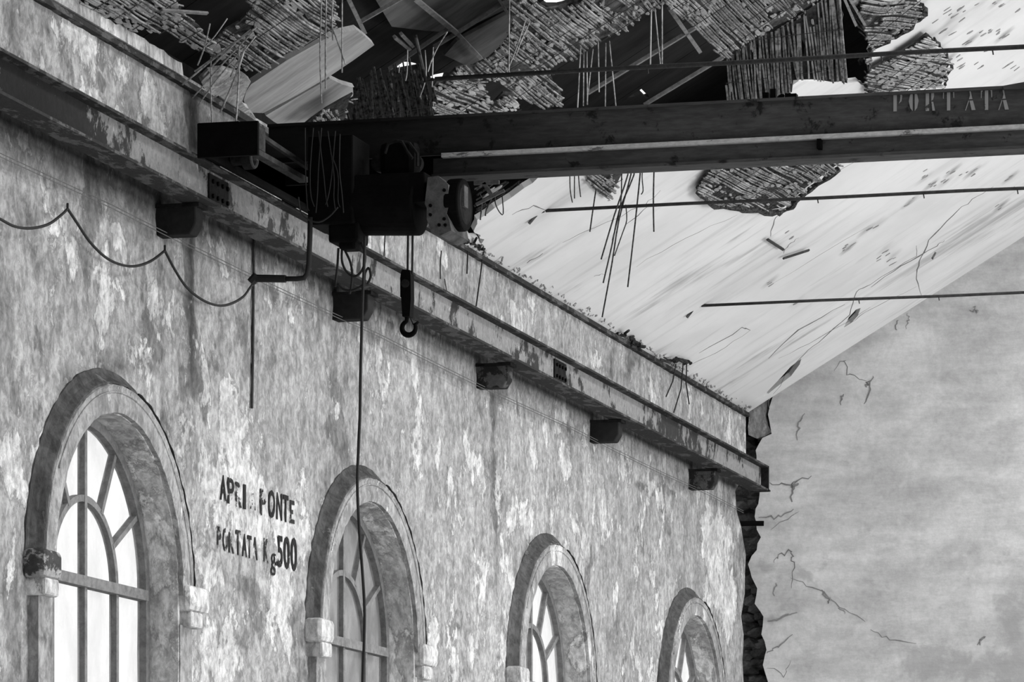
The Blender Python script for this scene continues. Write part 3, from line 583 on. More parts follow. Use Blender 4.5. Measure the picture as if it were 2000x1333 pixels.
# end carriage on the rail
mb = MB(); xa, xb = .30, .60
mb.box((xa, 17.45, 3.765+H), (xa+.02, 19.2, 3.905+H)); mb.box((xa, 17.45, 3.895+H), (xb-.1, 19.2, 3.91+H)); mb.build('carriage_channel', 'iron', cr)
mb = MB(); mb.box((xa-.06, 17.8, 3.80+H), (xa+.02, 19.2, 3.93+H)); mb.build('carriage_box', 'iron', cr)
mb = MB(); mb.box((xa-.0, 17.44, 3.745+H), (xb, 17.46, 3.905+H)); mb.build('buffer_plate', 'iron', cr)
mb = MB(); mb.box((xb-.045, 17.46, 3.750+H), (xb, 18.15, 3.775+H)); mb.build('carriage_flange', 'plate_d', cr)
mb = MB(); mb.box((xb-.03, 17.462, 3.78+H), (xb-.005, 17.56, 3.885+H)); mb.build('stiffener', 'plate_d', cr)
mb = MB(); mb.bar((xb-.06, 17.5, 3.885+H), (xb+.02, 18.1, 3.81+H), .02, .02); mb.build('brace', 'plate_d', cr)
for yy in (17.86, 18.95):
    c = Vector((.38, yy, ZT+.045)); mb = MB(); mb.cyl(c+Vector((-.19, 0, .008)), c+Vector((.02, 0, .008)), .042, 24); mb.cyl(c+Vector((.0, 0, 0)), c+Vector((.045, 0, 0)), .056, 24)
    wh = mb.build('wheel', 'iron2', cr); mb = MB(); mb.tube([c+Vector((.047, .046*math.cos(a), .046*math.sin(a))) for a in np.linspace(0, 2*math.pi, 25)], .008, 6); mb.cyl(c+Vector((.045, 0, 0)), c+Vector((.065, 0, 0)), .016, 12); mb.build('hub', 'plate', wh)
# collector arm
def pathY(pts, Y): return [onY(x, y, Y) for x, y in pts]
mb = MB(); mb.tube(pathY([(606, 425), (605, 470), (603, 515), (600, 535), (594, 543), (580, 545), (545, 545)], 17.85), .0125, 10); arm = mb.build('collector_arm', 'rope', cr, smooth=True)
mb = MB(); mb.tube(pathY([(558, 545), (500, 544)], 17.85), .019, 10); mb.tube(pathY([(502, 538), (490, 552)], 17.85), .022, 8); mb.build('collector_head', 'rope', arm)
# lettering on the girder
def text(s, name, size, loc, rot, m, parent, sx=1., bold=0., space=1.):
    c = bpy.data.curves.new(name, 'FONT'); c.body = s; c.size = size; c.offset = bold; c.space_character = space; c.extrude = .0006; c.resolution_u = 3
    o = bpy.data.objects.new(name, c); COL.objects.link(o); bpy.context.view_layer.update()
    me = bpy.data.meshes.new_from_object(o.evaluated_get(bpy.context.evaluated_depsgraph_get())); bpy.data.objects.remove(o)
    Mx = Matrix.Translation(loc) @ rot @ Matrix.Diagonal((sx, 1, 1, 1)); me.transform(Mx)
    return link(name, me, m, parent)
RY = Matrix.Rotation(math.pi/2, 4, 'X')
def poly3(name, polys, place, m, parent, th=.0015):
    mb = MB()
    for pl in polys:
        n = len(pl); v = [place(a, b, 0) for a, b in pl]+[place(a, b, th) for a, b in pl]
        mb.add(v, [tuple(range(n, 2*n)), tuple(range(n))[::-1]]+[(k, (k+1) % n, n+(k+1) % n, n+k) for k in range(n)])
    return mb.build(name, m, parent)
ST = {'P': [[(0, 0), (.26, 0), (.26, 1), (0, 1)], [(.42, 1), (.6, .95), (.68, .75), (.62, .5), (.42, .38), (.52, .55), (.54, .75)]],
      'O': [[(.3, 0), (.12, .15), (0, .5), (.1, .8), (.3, 1)], [(.46, 0), (.64, .15), (.76, .5), (.66, .8), (.46, 1)]],
      'R': [[(0, 0), (.26, 0), (.26, 1), (0, 1)], [(.42, 1), (.62, .96), (.66, .75), (.56, .55), (.44, .5)], [(.44, .46), (.58, .44), (.72, 0), (.52, 0)]],
      'T': [[(.28, 0), (.52, 0), (.52, 1), (.28, 1)], [(0, 1), (.16, 1), (.06, .9), (.04, .6), (0, .62)], [(.64, 1), (.8, 1), (.8, .62), (.75, .62), (.72, .92)]],
      'A': [[(.32, 1), (.42, .98), (.56, .55), (.30, .55), (.38, .75)], [(.34, .48), (.60, .48), (.80, 0), (.50, 0)], [(.26, .5), (.30, .46), (.06, 0), (0, 0)]]}
gy = YG+.048
xs = [1745, 1775, 1808, 1842, 1885, 1916, 1950]
for i, ch in enumerate('PORTATA'):
    b0 = onY(xs[i], 218-(xs[i]-1745)*.014, gy); hh = .094; ww = .062 if ch != 'T' else .066
    o = poly3('letter', ST[ch], lambda a, b, t: (b0.x+a*ww, gy-t, b0.z+b*hh+.0), 'letter_g', cr, .002); 
# ------------------------------------------------------------------ HOIST
ho = empty('electric_hoist', label='black greasy electric hoist hanging under the left end of the girder', cat='hoist')
yh = 17.85
def pbox(x0, y0, x1, y1, Yf, dep, mb):
    a = onY(x0, y1, Yf); b = onY(x1, y0, Yf); mb.box((a.x, Yf, a.z), (b.x, Yf+dep, b.z))
mb = MB(); pbox(600, 262, 690, 440, yh, .25, mb); mb.build('control_cabinet', 'iron', ho, bevel=.01)
mb = MB(); pbox(640, 430, 700, 474, yh+.03, .16, mb); pbox(660, 460, 695, 487, yh+.05, .1, mb); mb.build('cabinet_base', 'iron', ho, bevel=.015)
c0 = onY(700, 402, yh+.14); c1 = onY(822, 402, yh+.14)
mb = MB(); mb.cyl(c0, c1, .142, 32); mb.build('drum_housing', 'iron', ho, bevel=.01)
mb = MB(); pbox(690, 335, 830, 400, yh+.02, .25, mb); mb.build('trolley_frame', 'iron', ho, bevel=.01)
mb = MB(); pbox(738, 272, 812, 345, yh+.12, .1, mb); mb.build('gearbox', 'iron', ho, bevel=.035)
mb = MB(); g0 = onY(790, 300, yh+.1); mb.tube([onY(x, y, yh+.1) for x, y in [(752, 300), (758, 282), (775, 275), (800, 280), (815, 300), (815, 325)]], .008, 6); mb.tube([onY(x, y, yh+.09) for x, y in [(785, 276), (795, 295), (806, 310)]], .008, 6); mb.build('hose', 'iron2', ho)
for px in (742, 806):
    c = onY(px, 318, YG-.03); mb = MB(); mb.cyl(c, c+Vector((0, .04, 0)), .045, 20); mb.build('trolley_wheel', 'iron2', ho)
e0 = onY(836, 405, yh+.12)
pl = [onY(x, y, yh+.02) for x, y in [(838, 348), (858, 345), (878, 362), (878, 408), (874, 418), (880, 432), (884, 452), (862, 462), (846, 458), (836, 430), (836, 408), (832, 400)]]
ep = slab('end_plate', [(q.x, q.z) for q in pl], [], lambda a, b: (a, yh+.0, b), (0, 1, 0), .28, 'plate', parent=ho)
for x, y in [(868, 372), (841, 402), (841, 420), (868, 428), (858, 440), (870, 440)]:
    c = onY(x, y, yh); mb = MB(); mb.cyl(c+Vector((0, -.008, 0)), c, .008, 8); mb.build('bolt', 'iron', ep)
mb = MB(); c = onY(880, 402, yh+.12); mb.cyl(c, c+Vector((.075, 0, 0)), .125, 32); mb.build('motor_bell', 'iron', ho, bevel=.01)
mb = MB(); c = onY(900, 400, yh+.12); mb.cyl(c, c+Vector((.025, 0, 0)), .115, 32, .095); mc = mb.build('motor_cap', 'iron2', ho)
mb = MB(); c2_ = c+Vector((.03, -.03, .03)); mb.box(c2_+Vector((-.01, -.03, -.05)), c2_+Vector((.006, .03, .05))); mb.build('name_plate', 'plate', mc)
mb = MB(); mb.bar(onY(926, 358, yh+.1), onY(975, 356, yh+.1), .015, .018); mb.bar(onY(945, 358, yh+.1), onY(962, 384, yh+.1), .015, .018); mb.bar(onY(930, 400, yh+.1), onY(985, 372, yh+.1), .012, .014); mb.build('limit_bracket', 'plate', ho)
# hook block
hb = empty('hook_block', label='black hook block and crane hook hanging on wire ropes under the hoist', cat='hook')
yk = yh+.14
hx = onY(797, 590, yk).x
def zk(y): return onY(797, y, yk).z
prof = [(-.030, zk(533)), (-.020, zk(528)), (.030, zk(530)), (.036, zk(540)), (.038, zk(585)), (.030, zk(620)), (-.022, zk(620)), (-.030, zk(583)), (-.036, zk(582)), (-.036, zk(545))]
slab('block_housing', [(hx-.004+a*.72, b) for a, b in prof], [], lambda a, b: (a, yk-.03, b), (0, 1, 0), .055, 'iron', parent=hb)
mb = MB(); mb.cyl((hx-.004, yk-.036, zk(556)), (hx-.004, yk+.03, zk(556)), .020, 20); mb.build('sheave', 'iron2', hb)
cc = Vector((hx+.004, yk, zk(641))); pts = [Vector((hx, yk, zk(612))), Vector((hx-.006, yk, zk(622)))]
rr = .034
for a in np.linspace(math.radians(110), math.radians(385), 26): pts.append(cc+Vector((rr*math.cos(a), 0, rr*math.sin(a))))
pts.append(cc+Vector((.049, 0, .028)))
tp = [1.0, 1.1]+list(np.concatenate([np.linspace(1., 1.5, 12), np.linspace(1.5, 1.0, 14)]))+[.55]
mb = MB(); mb.tube(pts, .0095, 10, tp); hk = mb.build('hook', 'iron', hb, smooth=True)
mb = MB(); mb.tube([cc+Vector((.008, 0, .045)), cc+Vector((.02, 0, .02)), cc+Vector((.034, 0, .004))], .0035, 6); mb.build('safety_latch', 'iron2', hk)
for x0, x1 in ((797, 796), (806, 805)):
    mb = MB(); mb.tube([onY(x0, 455, yk), onY(x1, 535, yk)], .0055, 8); mb.build('wire_rope', 'rope', hb)
# cables
def cable(name, pts, r, m, label, cat='cable', group=None, plane=('Y', 17.8), sub=6, n=6):
    if plane[0] == 'Y': P = [onY(x, y, plane[1]) for x, y in pts]
    elif plane[0] == 'X': P = [onX(x, y, plane[1]) for x, y in pts]
    else: P = [onC(x, y, plane[1]) for x, y in pts]
    Q = []
    for i in range(len(P)-1):          # Catmull-Rom
        p0, p1, p2, p3 = P[max(i-1, 0)], P[i], P[i+1], P[min(i+2, len(P)-1)]
        for j in range(sub):
            t = j/sub; Q.append(.5*((2*p1)+(p2-p0)*t+(2*p0-5*p1+4*p2-p3)*t*t+(3*p1-p0-3*p2+p3)*t**3))
    Q.append(P[-1]); mb = MB(); mb.tube(Q, r, n); return tag(mb.build(name, m, smooth=True), label, cat, group)
cable('pendant_cable', [(713, 462), (711, 520), (708, 590), (706, 660), (704, 740), (703, 810), (700, 880), (698, 950), (702, 1040), (708, 1120), (712, 1190), (711, 1260), (708, 1345), (706, 1500)], .0075, 'rope', 'long black pendant cable hanging from the hoist past the second window', n=8)
for i, pts in enumerate([[(596, 250), (597, 340), (600, 400), (604, 412)], [(612, 250), (606, 330), (607, 380), (614, 404)], [(622, 256), (632, 340), (636, 380), (640, 404)], [(640, 256), (652, 340), (652, 385), (655, 410)], [(628, 250), (622, 330), (620, 380), (617, 416)], [(655, 256), (648, 340), (642, 380), (636, 400)], [(664, 262), (663, 330), (668, 380), (671, 416)], [(646, 300), (660, 340), (660, 390), (664, 405)]]):
    cable('draped_cable', pts, .0028, 'cable_g', ['outermost thin cable draped at the left over the black cabinet', 'second thin cable from the left draped over the cabinet', 'thin curved cable draped left of the cabinet middle', 'thin cable draped down the middle of the cabinet', 'thin cable swinging left to a bare bright end on the cabinet', 'short thin cable crossing leftward over the cabinet', 'thin cable draped at the right edge of the cabinet', 'thin cable looping right of the cabinet middle'][i], group='cables draped over the crane cabinet', plane=('Y', yh-.02))
cable('slack_loop', [(583, 385), (587, 412), (600, 428), (622, 434), (642, 424), (660, 405)], .004, 'cable_g', 'slack grey cable loop sagging under the black cabinet', plane=('Y', yh-.04))
for i, pts in enumerate([[(661, 485), (659, 520), (656, 545), (655, 560)], [(668, 484), (668, 510), (676, 530), (690, 540), (703, 534), (712, 515), (713, 495), (708, 480), (704, 462)], [(674, 490), (684, 512), (688, 535), (686, 560), (683, 574)], [(712, 560), (713, 535), (720, 524), (724, 540), (718, 555)], [(660, 555), (672, 566), (690, 567), (712, 556)]]):
    cable('cable_loop', pts, .006, 'rope', ['short black cable tail dropping onto the second bracket', 'round black cable loop above the second bracket', 'black cable crossing down over the second bracket', 'small cable eye at the right side of the second bracket', 'black cable sagging across the face of the second bracket'][i], group='cable loops at the second bracket', plane=('Y', 17.95), n=8)
# festoon cable on the conductor line, and the two line wires
cable('festoon_cable', [(-60, 395), (-30, 412), (0, 428), (30, 443), (62, 446), (95, 438), (120, 420), (132, 408)], .0065, 'rope', 'first black cable swag hanging on the wall wire at far left', group='cable swags on the wall wire', plane=('X', .06))
cable('festoon_cable', [(132, 408), (150, 435), (175, 472), (205, 502), (235, 517), (265, 520), (295, 510), (322, 490)], .0065, 'rope', 'second black cable swag, between the two small wire hangers', group='cable swags on the wall wire', plane=('X', .06))
cable('festoon_cable', [(322, 490), (342, 528), (365, 562), (395, 586), (425, 597), (450, 594), (475, 580), (490, 560), (500, 552)], .0065, 'rope', 'third black cable swag, ending at the collector arm', group='cable swags on the wall wire', plane=('X', .06))
for px, py in ((132, 400), (322, 482)):
    a = onX(px, py-2, .055); mb = MB(); mb.tube([a, onX(px, py+8, .06)], .006, 6); tag(mb.build('wire_hanger', 'rope'), 'small hanger clip holding the cable swags, ' + ('left one' if px < 200 else 'right one beside the dark wall stain'), 'clip', 'hanger clips on the wall wire')
for k, z in enumerate((3.452+H, 3.437+H)):
    mb = MB(); mb.tube([(.055, y, z-.012*abs(math.sin((y-13)*.8))) for y in np.linspace(13, 29.8, 60)], .0021, 5)
    tag(mb.build('conductor_wire', 'wire'), ['upper', 'lower'][k]+' thin bare conductor wire stretched along the left wall', 'wire', 'conductor wires')
cable('wall_conduit', [(496, 448), (495, 560), (494, 680), (492, 798)], .0075, 'tie', 'thin dark vertical conduit on the wall ending above the painted lettering', 'pipe', plane=('X', .01), n=8)
cable('wall_cable', [(752, 458), (750, 505)], .004, 'rope', 'short thin cord against the wall left of the hook ropes', plane=('X', .03))
cable('wall_cable', [(914, 480), (912, 535)], .005, 'rope', 'short cord hanging from the ceiling edge above the rail', plane=('X', .03))
cable('wall_cable', [(944, 492), (938, 540), (930, 598)], .005, 'rope', 'longer cord hanging from the broken ceiling edge above the rail', plane=('X', .03))
cable('wall_cable', [(862, 490), (860, 520), (860, 545)], .004, 'rope', 'thin cord right of the hook hanging on the wall', plane=('X', .03))
cable('wall_cable', [(868, 545), (872, 570), (868, 590)], .003, 'rope', 'thin bent wire stub on the wall above the rail, right of the hook', plane=('X', .03))
# wall-painted lettering, part of the wall
RW = Matrix.Rotation(math.pi/2, 4, 'Z') @ Matrix.Rotation(math.pi/2, 4, 'X')
def wtext(s, x, ytop, ybot, xr, m, bold=.02):
    a = onX(x, ybot, 0); b = onX(x, ytop, 0); e = onX(xr, ybot, 0); hh = b.z-a.z; size = hh/.69
    o = text(s, 'lettering', size, Vector((.004, a.y, a.z)), RW, m, wl, 1., bold*hh)
    ys = [v.co.y for v in o.data.vertices]; w = max(ys)-min(ys); k = (e.y-a.y)/w; y0 = min(ys)
    for v in o.data.vertices: v.co.y = a.y+(v.co.y-y0)*k
    return o
z1a, z1b = onX(440, 931, 0), onX(440, 978, 0)
def wt(s, xa, xb, zb_, hh, m, bold=.03):
    if s == 'g': bold = .0; zb_ -= .02; hh *= .9
    ya = onX(xa, 1000, 0).y; yb_ = onX(xb, 1000, 0).y
    o = text(s, 'lettering', hh/.69, Vector((.004, 0, zb_)), RW, m, wl, 1., bold*hh)
    ys = [v.co.y for v in o.data.vertices]; y0, y1 = min(ys), max(ys)
    for v in o.data.vertices: v.co.y = ya+(v.co.y-y0)/(y1-y0)*(yb_-ya)
    return o
wt('A', 429, 441, 2.272+H, .12, 'letter'); wt('P', 443, 456, 2.265+H, .125, 'letter'); wt('R', 459, 471, 2.262+H, .12, 'letter_w'); wt('I', 474, 479, 2.262+H, .12, 'letter')
wt('A', 488, 498, 2.272+H, .08, 'letter_w'); wt('P', 507, 519, 2.258+H, .13, 'letter_w'); wt('O', 523, 536, 2.262+H, .135, 'letter'); wt('N', 539, 550, 2.262+H, .135, 'letter'); wt('T', 552, 562, 2.262+H, .135, 'letter'); wt('E', 565, 574, 2.265+H, .115, 'letter_w')
for ch, a, b, hh, mt in [('P', 423, 431, .11, 'letter_w'), ('O', 434, 444, .11, 'letter_w'), ('R', 446, 456, .11, 'letter_w'), ('T', 459, 469, .12, 'letter_w'), ('A', 472, 481, .11, 'letter'), ('T', 482, 490, .11, 'letter'), ('A', 492, 502, .11, 'letter_w'), ('K', 514, 523, .12, 'letter_w'), ('g', 528, 537, .13, 'letter'), ('.', 537, 540, .10, 'letter'), ('5', 541, 551, .155, 'letter'), ('0', 553, 565, .16, 'letter'), ('0', 567, 579, .165, 'letter')]:
    wt(ch, a, b, 2.02+H, hh, mt)
# ------------------------------------------------------------------ TIE RODS
for i, (Y, Z, px, py, lab) in enumerate([(19.25, 4.475, 850, 156, 'highest iron tie rod, crossing in front of the broken reed ceiling'), (22.94, 4.50, 1066, 411, 'middle iron tie rod, just below the crane girder'), (26.73, 4.53, 1370, 598, 'lowest iron tie rod, nearest the far wall')]):
    t = empty('tie_rod', label=lab, cat='tie rod', group='iron tie rods under the ceiling')
    x0 = onY(px, py, Y).x; mb = MB(); mb.tube([(x0+(9-x0)*k/10, Y, Z+H+(.004 if k % 2 else 0)) for k in range(11)], .0105 if i else .012, 10); mb.build('rod', 'tie', t, smooth=True)
    for xx in (1.4, 2.1, 2.9, 3.6): mb = MB(); mb.tube([(x0+xx*.8, Y, Z+H-.008), (x0+xx*.8+.004, Y, Z+H-.03)], .004, 5); mb.build('wire_stub', 'tie', t)
    mb = MB(); mb.tube([(x0-.01, Y, Z+H), (x0-.05, Y-.0, Z+H-.012), (x0-.10, Y-.02, EAVE+H+SL*(x0-.10)-.02)], .010, 8); mb.build('anchor', 'concrete', t)
# ------------------------------------------------------------------ BROKEN REED MATS
def reedmat(label, px, kind='C', off=0., rdir=(0, 1, 0), pitch=.0165, r=.0062, mt='reed', crumb=40, cm='crumb', csz=(.02, .07), drop=.06, jitter=.02, bend=.0, seed=1, name='reed_mat', gashes=3, gapth=.42, backing='backing'):
    rnd = random.Random(seed)
    if kind == 'C':
        P = [onC(x, y, off) for x, y in px]; n = CN
    else:
        P = [onY(x, y, off) for x, y in px]; n = Vector((0, -1, 0))
    o = sum(P, Vector())/len(P); u = Vector(rdir); u = (u-n*u.dot(n)).normalized(); w = n.cross(u)
    L = [((p-o).dot(u), (p-o).dot(w)) for p in P]
    t = empty(name, label=label, cat='reed mat', group='reed mats torn from the ceiling')
    bs = [q[1] for q in L]; b = min(bs)+pitch/2; mb = MB()
    while b < max(bs):
        xs_ = []
        for i in range(len(L)):
            (a0, b0), (a1, b1) = L[i], L[(i+1) % len(L)]
            if (b0 > b) != (b1 > b): xs_.append(a0+(a1-a0)*(b-b0)/(b1-b0))
        xs_.sort()
        for i in range(0, len(xs_)-1, 2):
            if rnd.random() < drop: continue
            a0, a1 = xs_[i]-rnd.uniform(-.5, 1)*jitter, xs_[i+1]+rnd.uniform(-.5, 1)*jitter
            if a1-a0 < .03: continue
            k = max(2, int((a1-a0)/.07)+1); sk = rnd.gauss(0, .016); q = []; rr_ = r*rnd.uniform(.7, 1.2); ph = rnd.uniform(-.006, .008)
            for j in range(k+1):
                s = j/k; a_ = a0+(a1-a0)*s
                if MN.noise((a_*1.6, b*7., seed*3.1)) > gapth:
                    if len(q) > 1: mb.tube(q, rr_, 4)
                    q = []; continue
                q.append(o+u*a_+w*(b+sk*(s-.5)+rnd.gauss(0, .001))+n*(ph+.03*MN.noise((a_*2, b*2, seed))+rnd.gauss(0, .001)))
            if len(q) > 1: mb.tube(q, rr_, 4)
        b += pitch*rnd.uniform(.85, 1.2)
    tag(mb.build('reeds', mt, t), kind='stuff')
    mb = MB()                                  # binding wires across the reeds
    amin, amax = min(q[0] for q in L), max(q[0] for q in L); a = amin+.1
    while a < amax:
        ys_ = []
        for i in range(len(L)):
            (a0, b0), (a1, b1) = L[i], L[(i+1) % len(L)]
            if (a0 > a) != (a1 > a): ys_.append(b0+(b1-b0)*(a-a0)/(a1-a0))
        ys_.sort()
        for i in range(0, len(ys_)-1, 2): mb.tube([o+u*a+w*ys_[i]+n*.011, o+u*(a+.02)+w*ys_[i+1]+n*.011], .0022, 4)
        a += .22
    if mb.v: tag(mb.build('binding_wires', 'tie', t), kind='stuff')
    if crumb:
        mb = MB(); tries = 0; cnt = 0; A = np.array(L)
        crumb = int(crumb*.6)
        while cnt < crumb and tries < crumb*12:
            tries += 1; a = rnd.uniform(A[:, 0].min(), A[:, 0].max()); b_ = rnd.uniform(A[:, 1].min(), A[:, 1].max())
            if not pip(np.array([[a, b_]]), L)[0]: continue
            s = rnd.uniform(*csz)*.6; k = rnd.randint(6, 9); th = rnd.uniform(.001, .003)
            ring_ = []
            for j in range(k):
                an = 2*math.pi*j/k; q = s*rnd.uniform(.45, 1.1); ring_.append((a+2.2*q*math.cos(an), b_+q*math.sin(an)*.7))
            v = [o+u*x+w*y+n*.002 for x, y in ring_]+[o+u*(a+(x-a)*.85)+w*(b_+(y-b_)*.85)+n*(.005+th) for x, y in ring_]
            mb.add(v, [tuple(range(k)), tuple(range(k, 2*k))[::-1]]+[(j, (j+1) % k, k+(j+1) % k, k+j) for j in range(k)]); cnt += 1
        tag(mb.build('mortar_crumbs', cm, t), kind='stuff')
    if backing:
        Lj = jag([(q[0]*.985, q[1]*.985) for q in L], .04, .004, rnd); hs_ = []; A = np.array(L)
        for _ in range(int(gashes)):
            for _t in range(30):
                a, b_ = rnd.uniform(A[:, 0].min(), A[:, 0].max()), rnd.uniform(A[:, 1].min(), A[:, 1].max()); la, lb = rnd.uniform(.08, .22), rnd.uniform(.015, .04)
                g_ = [(a+la*math.cos(6.283*j/9)*rnd.uniform(.7, 1.1), b_+lb*math.sin(6.283*j/9)*rnd.uniform(.6, 1.3)) for j in range(9)]
                if pip(np.array(g_), Lj).all() and not any(abs(a-h[0][0]) < .5 and abs(b_-h[0][1]) < .12 for h in hs_): hs_.append(g_); break
        slab('backing', Lj, hs_, lambda a_, b_: o+u*a_+w*b_-n*.012, -n, .01, backing, parent=t)
    return t
reedmat('reed mat along the wall top at upper left, crusted with mortar', [(130, -20), (165, 5), (205, 32), (245, 52), (285, 64), (322, 62), (350, 78), (372, 92), (400, 104), (420, 88), (398, 62), (372, 40), (350, 12), (345, -20)], off=.03, crumb=170, seed=2, csz=(.015, .05), pitch=.015)
reedmat('frayed reed mat hanging above the crane end, left of the pale planks', [(480, -20), (492, 20), (470, 46), (430, 70), (402, 100), (418, 118), (455, 132), (480, 134), (505, 138), (560, 100), (605, 82), (655, 62), (656, -20)], off=.04, crumb=150, seed=3, csz=(.015, .05), pitch=.015, jitter=.04)
reedmat('small reed scrap just above the girder below the planks', [(598, 246), (640, 215), (692, 186), (680, 215), (672, 246)], off=.02, crumb=30, seed=4, mt='reed_l', csz=(.01, .03), rdir=(0, 1, -.3))
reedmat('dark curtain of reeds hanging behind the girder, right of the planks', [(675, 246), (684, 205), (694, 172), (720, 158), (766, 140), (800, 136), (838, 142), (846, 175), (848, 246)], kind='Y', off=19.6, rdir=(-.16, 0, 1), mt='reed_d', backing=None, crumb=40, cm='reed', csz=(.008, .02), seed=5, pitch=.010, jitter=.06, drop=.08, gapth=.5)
reedmat('plastered reed mat behind the highest tie rod, left of the black gap', [(846, 175), (856, 160), (900, 158), (942, 156), (950, 185), (966, 215), (966, 240), (850, 240)], off=.0, crumb=80, cm='crumb_l', seed=6, csz=(.02, .05), rdir=(.12, 1, 0))
reedmat('small plastered scrap above the girder, in front of the black gap', [(962, 206), (985, 184), (1005, 186), (1016, 212), (975, 228)], off=-.02, crumb=20, cm='crumb_l', seed=16, csz=(.02, .04))
reedmat('long curling reed mat arching from the tie rod up to the picture top', [(868, 160), (890, 138), (925, 132), (955, 118), (985, 92), (1002, 60), (1000, 20), (995, -20), (1035, -20), (1052, 6), (1070, 20), (1092, 16), (1135, 2), (1150, -20), (1330, -20), (1300, 2), (1290, 10), (1270, 22), (1242, 42), (1225, 60), (1195, 72), (1165, 84), (1140, 104), (1115, 116), (1085, 126), (1075, 150), (1095, 180), (1100, 205), (1060, 210), (1010, 190), (975, 160), (950, 152), (900, 158)], off=-.01, crumb=420, gashes=14, seed=7, csz=(.012, .04), pitch=.0155, jitter=.03)
reedmat('broad flat reed mat with square mortar patches at the top of the picture', [(1296, -20), (1300, 8), (1340, 42), (1380, 80), (1412, 112), (1424, 112), (1440, 100), (1472, 74), (1505, 60), (1540, 44), (1575, 20), (1600, 4), (1615, -20)], off=-.02, crumb=170, seed=8, csz=(.015, .05), pitch=.0155, jitter=.01)
reedmat('upright reed mat hanging like a curtain above the girder', [(1420, 200), (1418, 118), (1440, 102), (1472, 76), (1505, 62), (1540, 46), (1575, 22), (1600, 4), (1640, -20), (1648, 60), (1652, 110), (1655, 162), (1600, 156), (1548, 156), (1545, 180), (1480, 196)], kind='Y', off=21.6, rdir=(-.10, 0, 1), mt='reed', crumb=26, csz=(.01, .03), seed=9, pitch=.0165, r=.0074, jitter=.015, drop=.01, gapth=.6)
e9 = reedmat('shaggy reed patch at upper right, above the white ceiling strip', [(1690, 64), (1680, 30), (1688, -20), (1790, -20), (1797, 14), (1804, 30), (1770, 54), (1740, 72), (1702, 96)], off=-.06, crumb=60, seed=10, csz=(.01, .03), mt='reed', rdir=(.4, 1, 0), jitter=.02)
e10 = reedmat('five-sided mortar crusted reed patch above the girder at right', [(1698, 186), (1696, 150), (1702, 138), (1740, 118), (1780, 92), (1812, 68), (1824, 78), (1842, 100), (1858, 128), (1848, 146), (1842, 172)], off=-.06, crumb=220, cm='crumb', seed=11, csz=(.015, .05), mt='reed_l', rdir=(.3, 1, 0), jitter=.01)
e12 = reedmat('eight-sided reed patch hanging below the girder over the middle tie rod', [(1360, 372), (1374, 348), (1398, 325), (1480, 318), (1648, 318), (1600, 352), (1560, 384), (1534, 408), (1505, 414), (1450, 406), (1400, 402), (1378, 392)], off=-.05, crumb=150, seed=12, csz=(.012, .045), mt='reed', rdir=(.1, 1, 0), jitter=.012, backing='reed_d')
reedmat('small torn reed tip hanging just under the girder', [(1140, 330), (1150, 358), (1170, 378), (1186, 390), (1198, 378), (1212, 352), (1216, 330)], off=-.03, crumb=30, seed=13, csz=(.01, .035), mt='reed', jitter=.02)
reedmat('dark bundle of reeds at the edge of the white ceiling right of the hoist', [(930, 362), (1042, 356), (1000, 380), (975, 398), (945, 425), (930, 432)], off=.05, crumb=10, seed=14, backing=None, mt='reed_d', rdir=(1, .1, 0), pitch=.02, drop=.4)
reedmat('narrow torn reed strip beside the black gap at upper right', [(1650, -20), (1672, -20), (1700, 60), (1702, 100), (1698, 180), (1690, 180), (1688, 120), (1692, 90), (1678, 50), (1660, 30)], off=-.02, crumb=10, seed=15, backing=None, mt='reed_d', rdir=(0, 1, 0), pitch=.013, jitter=.04)
for par, pts, w in [(e9, [(1700, 98), (1740, 76), (1770, 57), (1804, 33), (1806, 26), (1797, 8)], .022), (e10, [(1825, 74), (1843, 98), (1859, 128), (1849, 147), (1843, 174)], .013), (e12, [(1366, 378), (1380, 394), (1402, 404), (1452, 408), (1506, 416), (1534, 410), (1562, 386), (1604, 354), (1650, 322)], .024)]:
    Q = []
    for (x0, y0), (x1, y1) in zip(pts[:-1], pts[1:]):
        for k in range(4): Q.append(onC(x0+(x1-x0)*k/4, y0+(y1-y0)*k/4, -.05)+Vector((RND.gauss(0, .006), RND.gauss(0, .006), RND.gauss(0, .004))))
    mb = MB(); mb.tube(Q, w, 5, [RND.uniform(.5, 1.2) for _ in Q]); mb.build('torn_edge', 'reed_d', par)
mb = MB()
for k in range(260):
    y = 20.5+9.5*RND.random()**.8; p = Vector((RND.uniform(.02, .07), y, EAVE+H+RND.uniform(-.008, .03))); a = RND.uniform(.006, .018)
    mb.tube([p, p+Vector((RND.uniform(-a, a), RND.uniform(-2, 2)*a, a*RND.uniform(.3, 1.5)))], a*.4, 5)
tag(mb.build('mortar_crumbs', 'crumb', tr), kind='stuff')
# pale planks hanging in the hole
def plank(label, px, off, seed):
    P = [onC(x, y, off) for x, y in px]; return tag(slab('hanging_plank', jag([(p.x, p.y) for p in P], .12, .002), [], lambda a, b: cz(a, b, off), -CN, .03, 'plank'), label, 'plank', 'pale planks in the ceiling hole')
plank('upper pale weathered plank in the ceiling hole, longer and brighter one', [(476, 196), (481, 178), (490, 165), (560, 118), (637, 75), (668, 64), (696, 58), (714, 72), (731, 88), (690, 118), (644, 149), (580, 186), (514, 221), (490, 220), (480, 208)], .12, 1)
plank('lower pale weathered plank in the ceiling hole, resting near the girder', [(519, 226), (580, 190), (644, 153), (668, 165), (693, 172), (689, 188), (650, 212), (619, 231), (590, 250), (560, 252), (535, 238)], .14, 2)
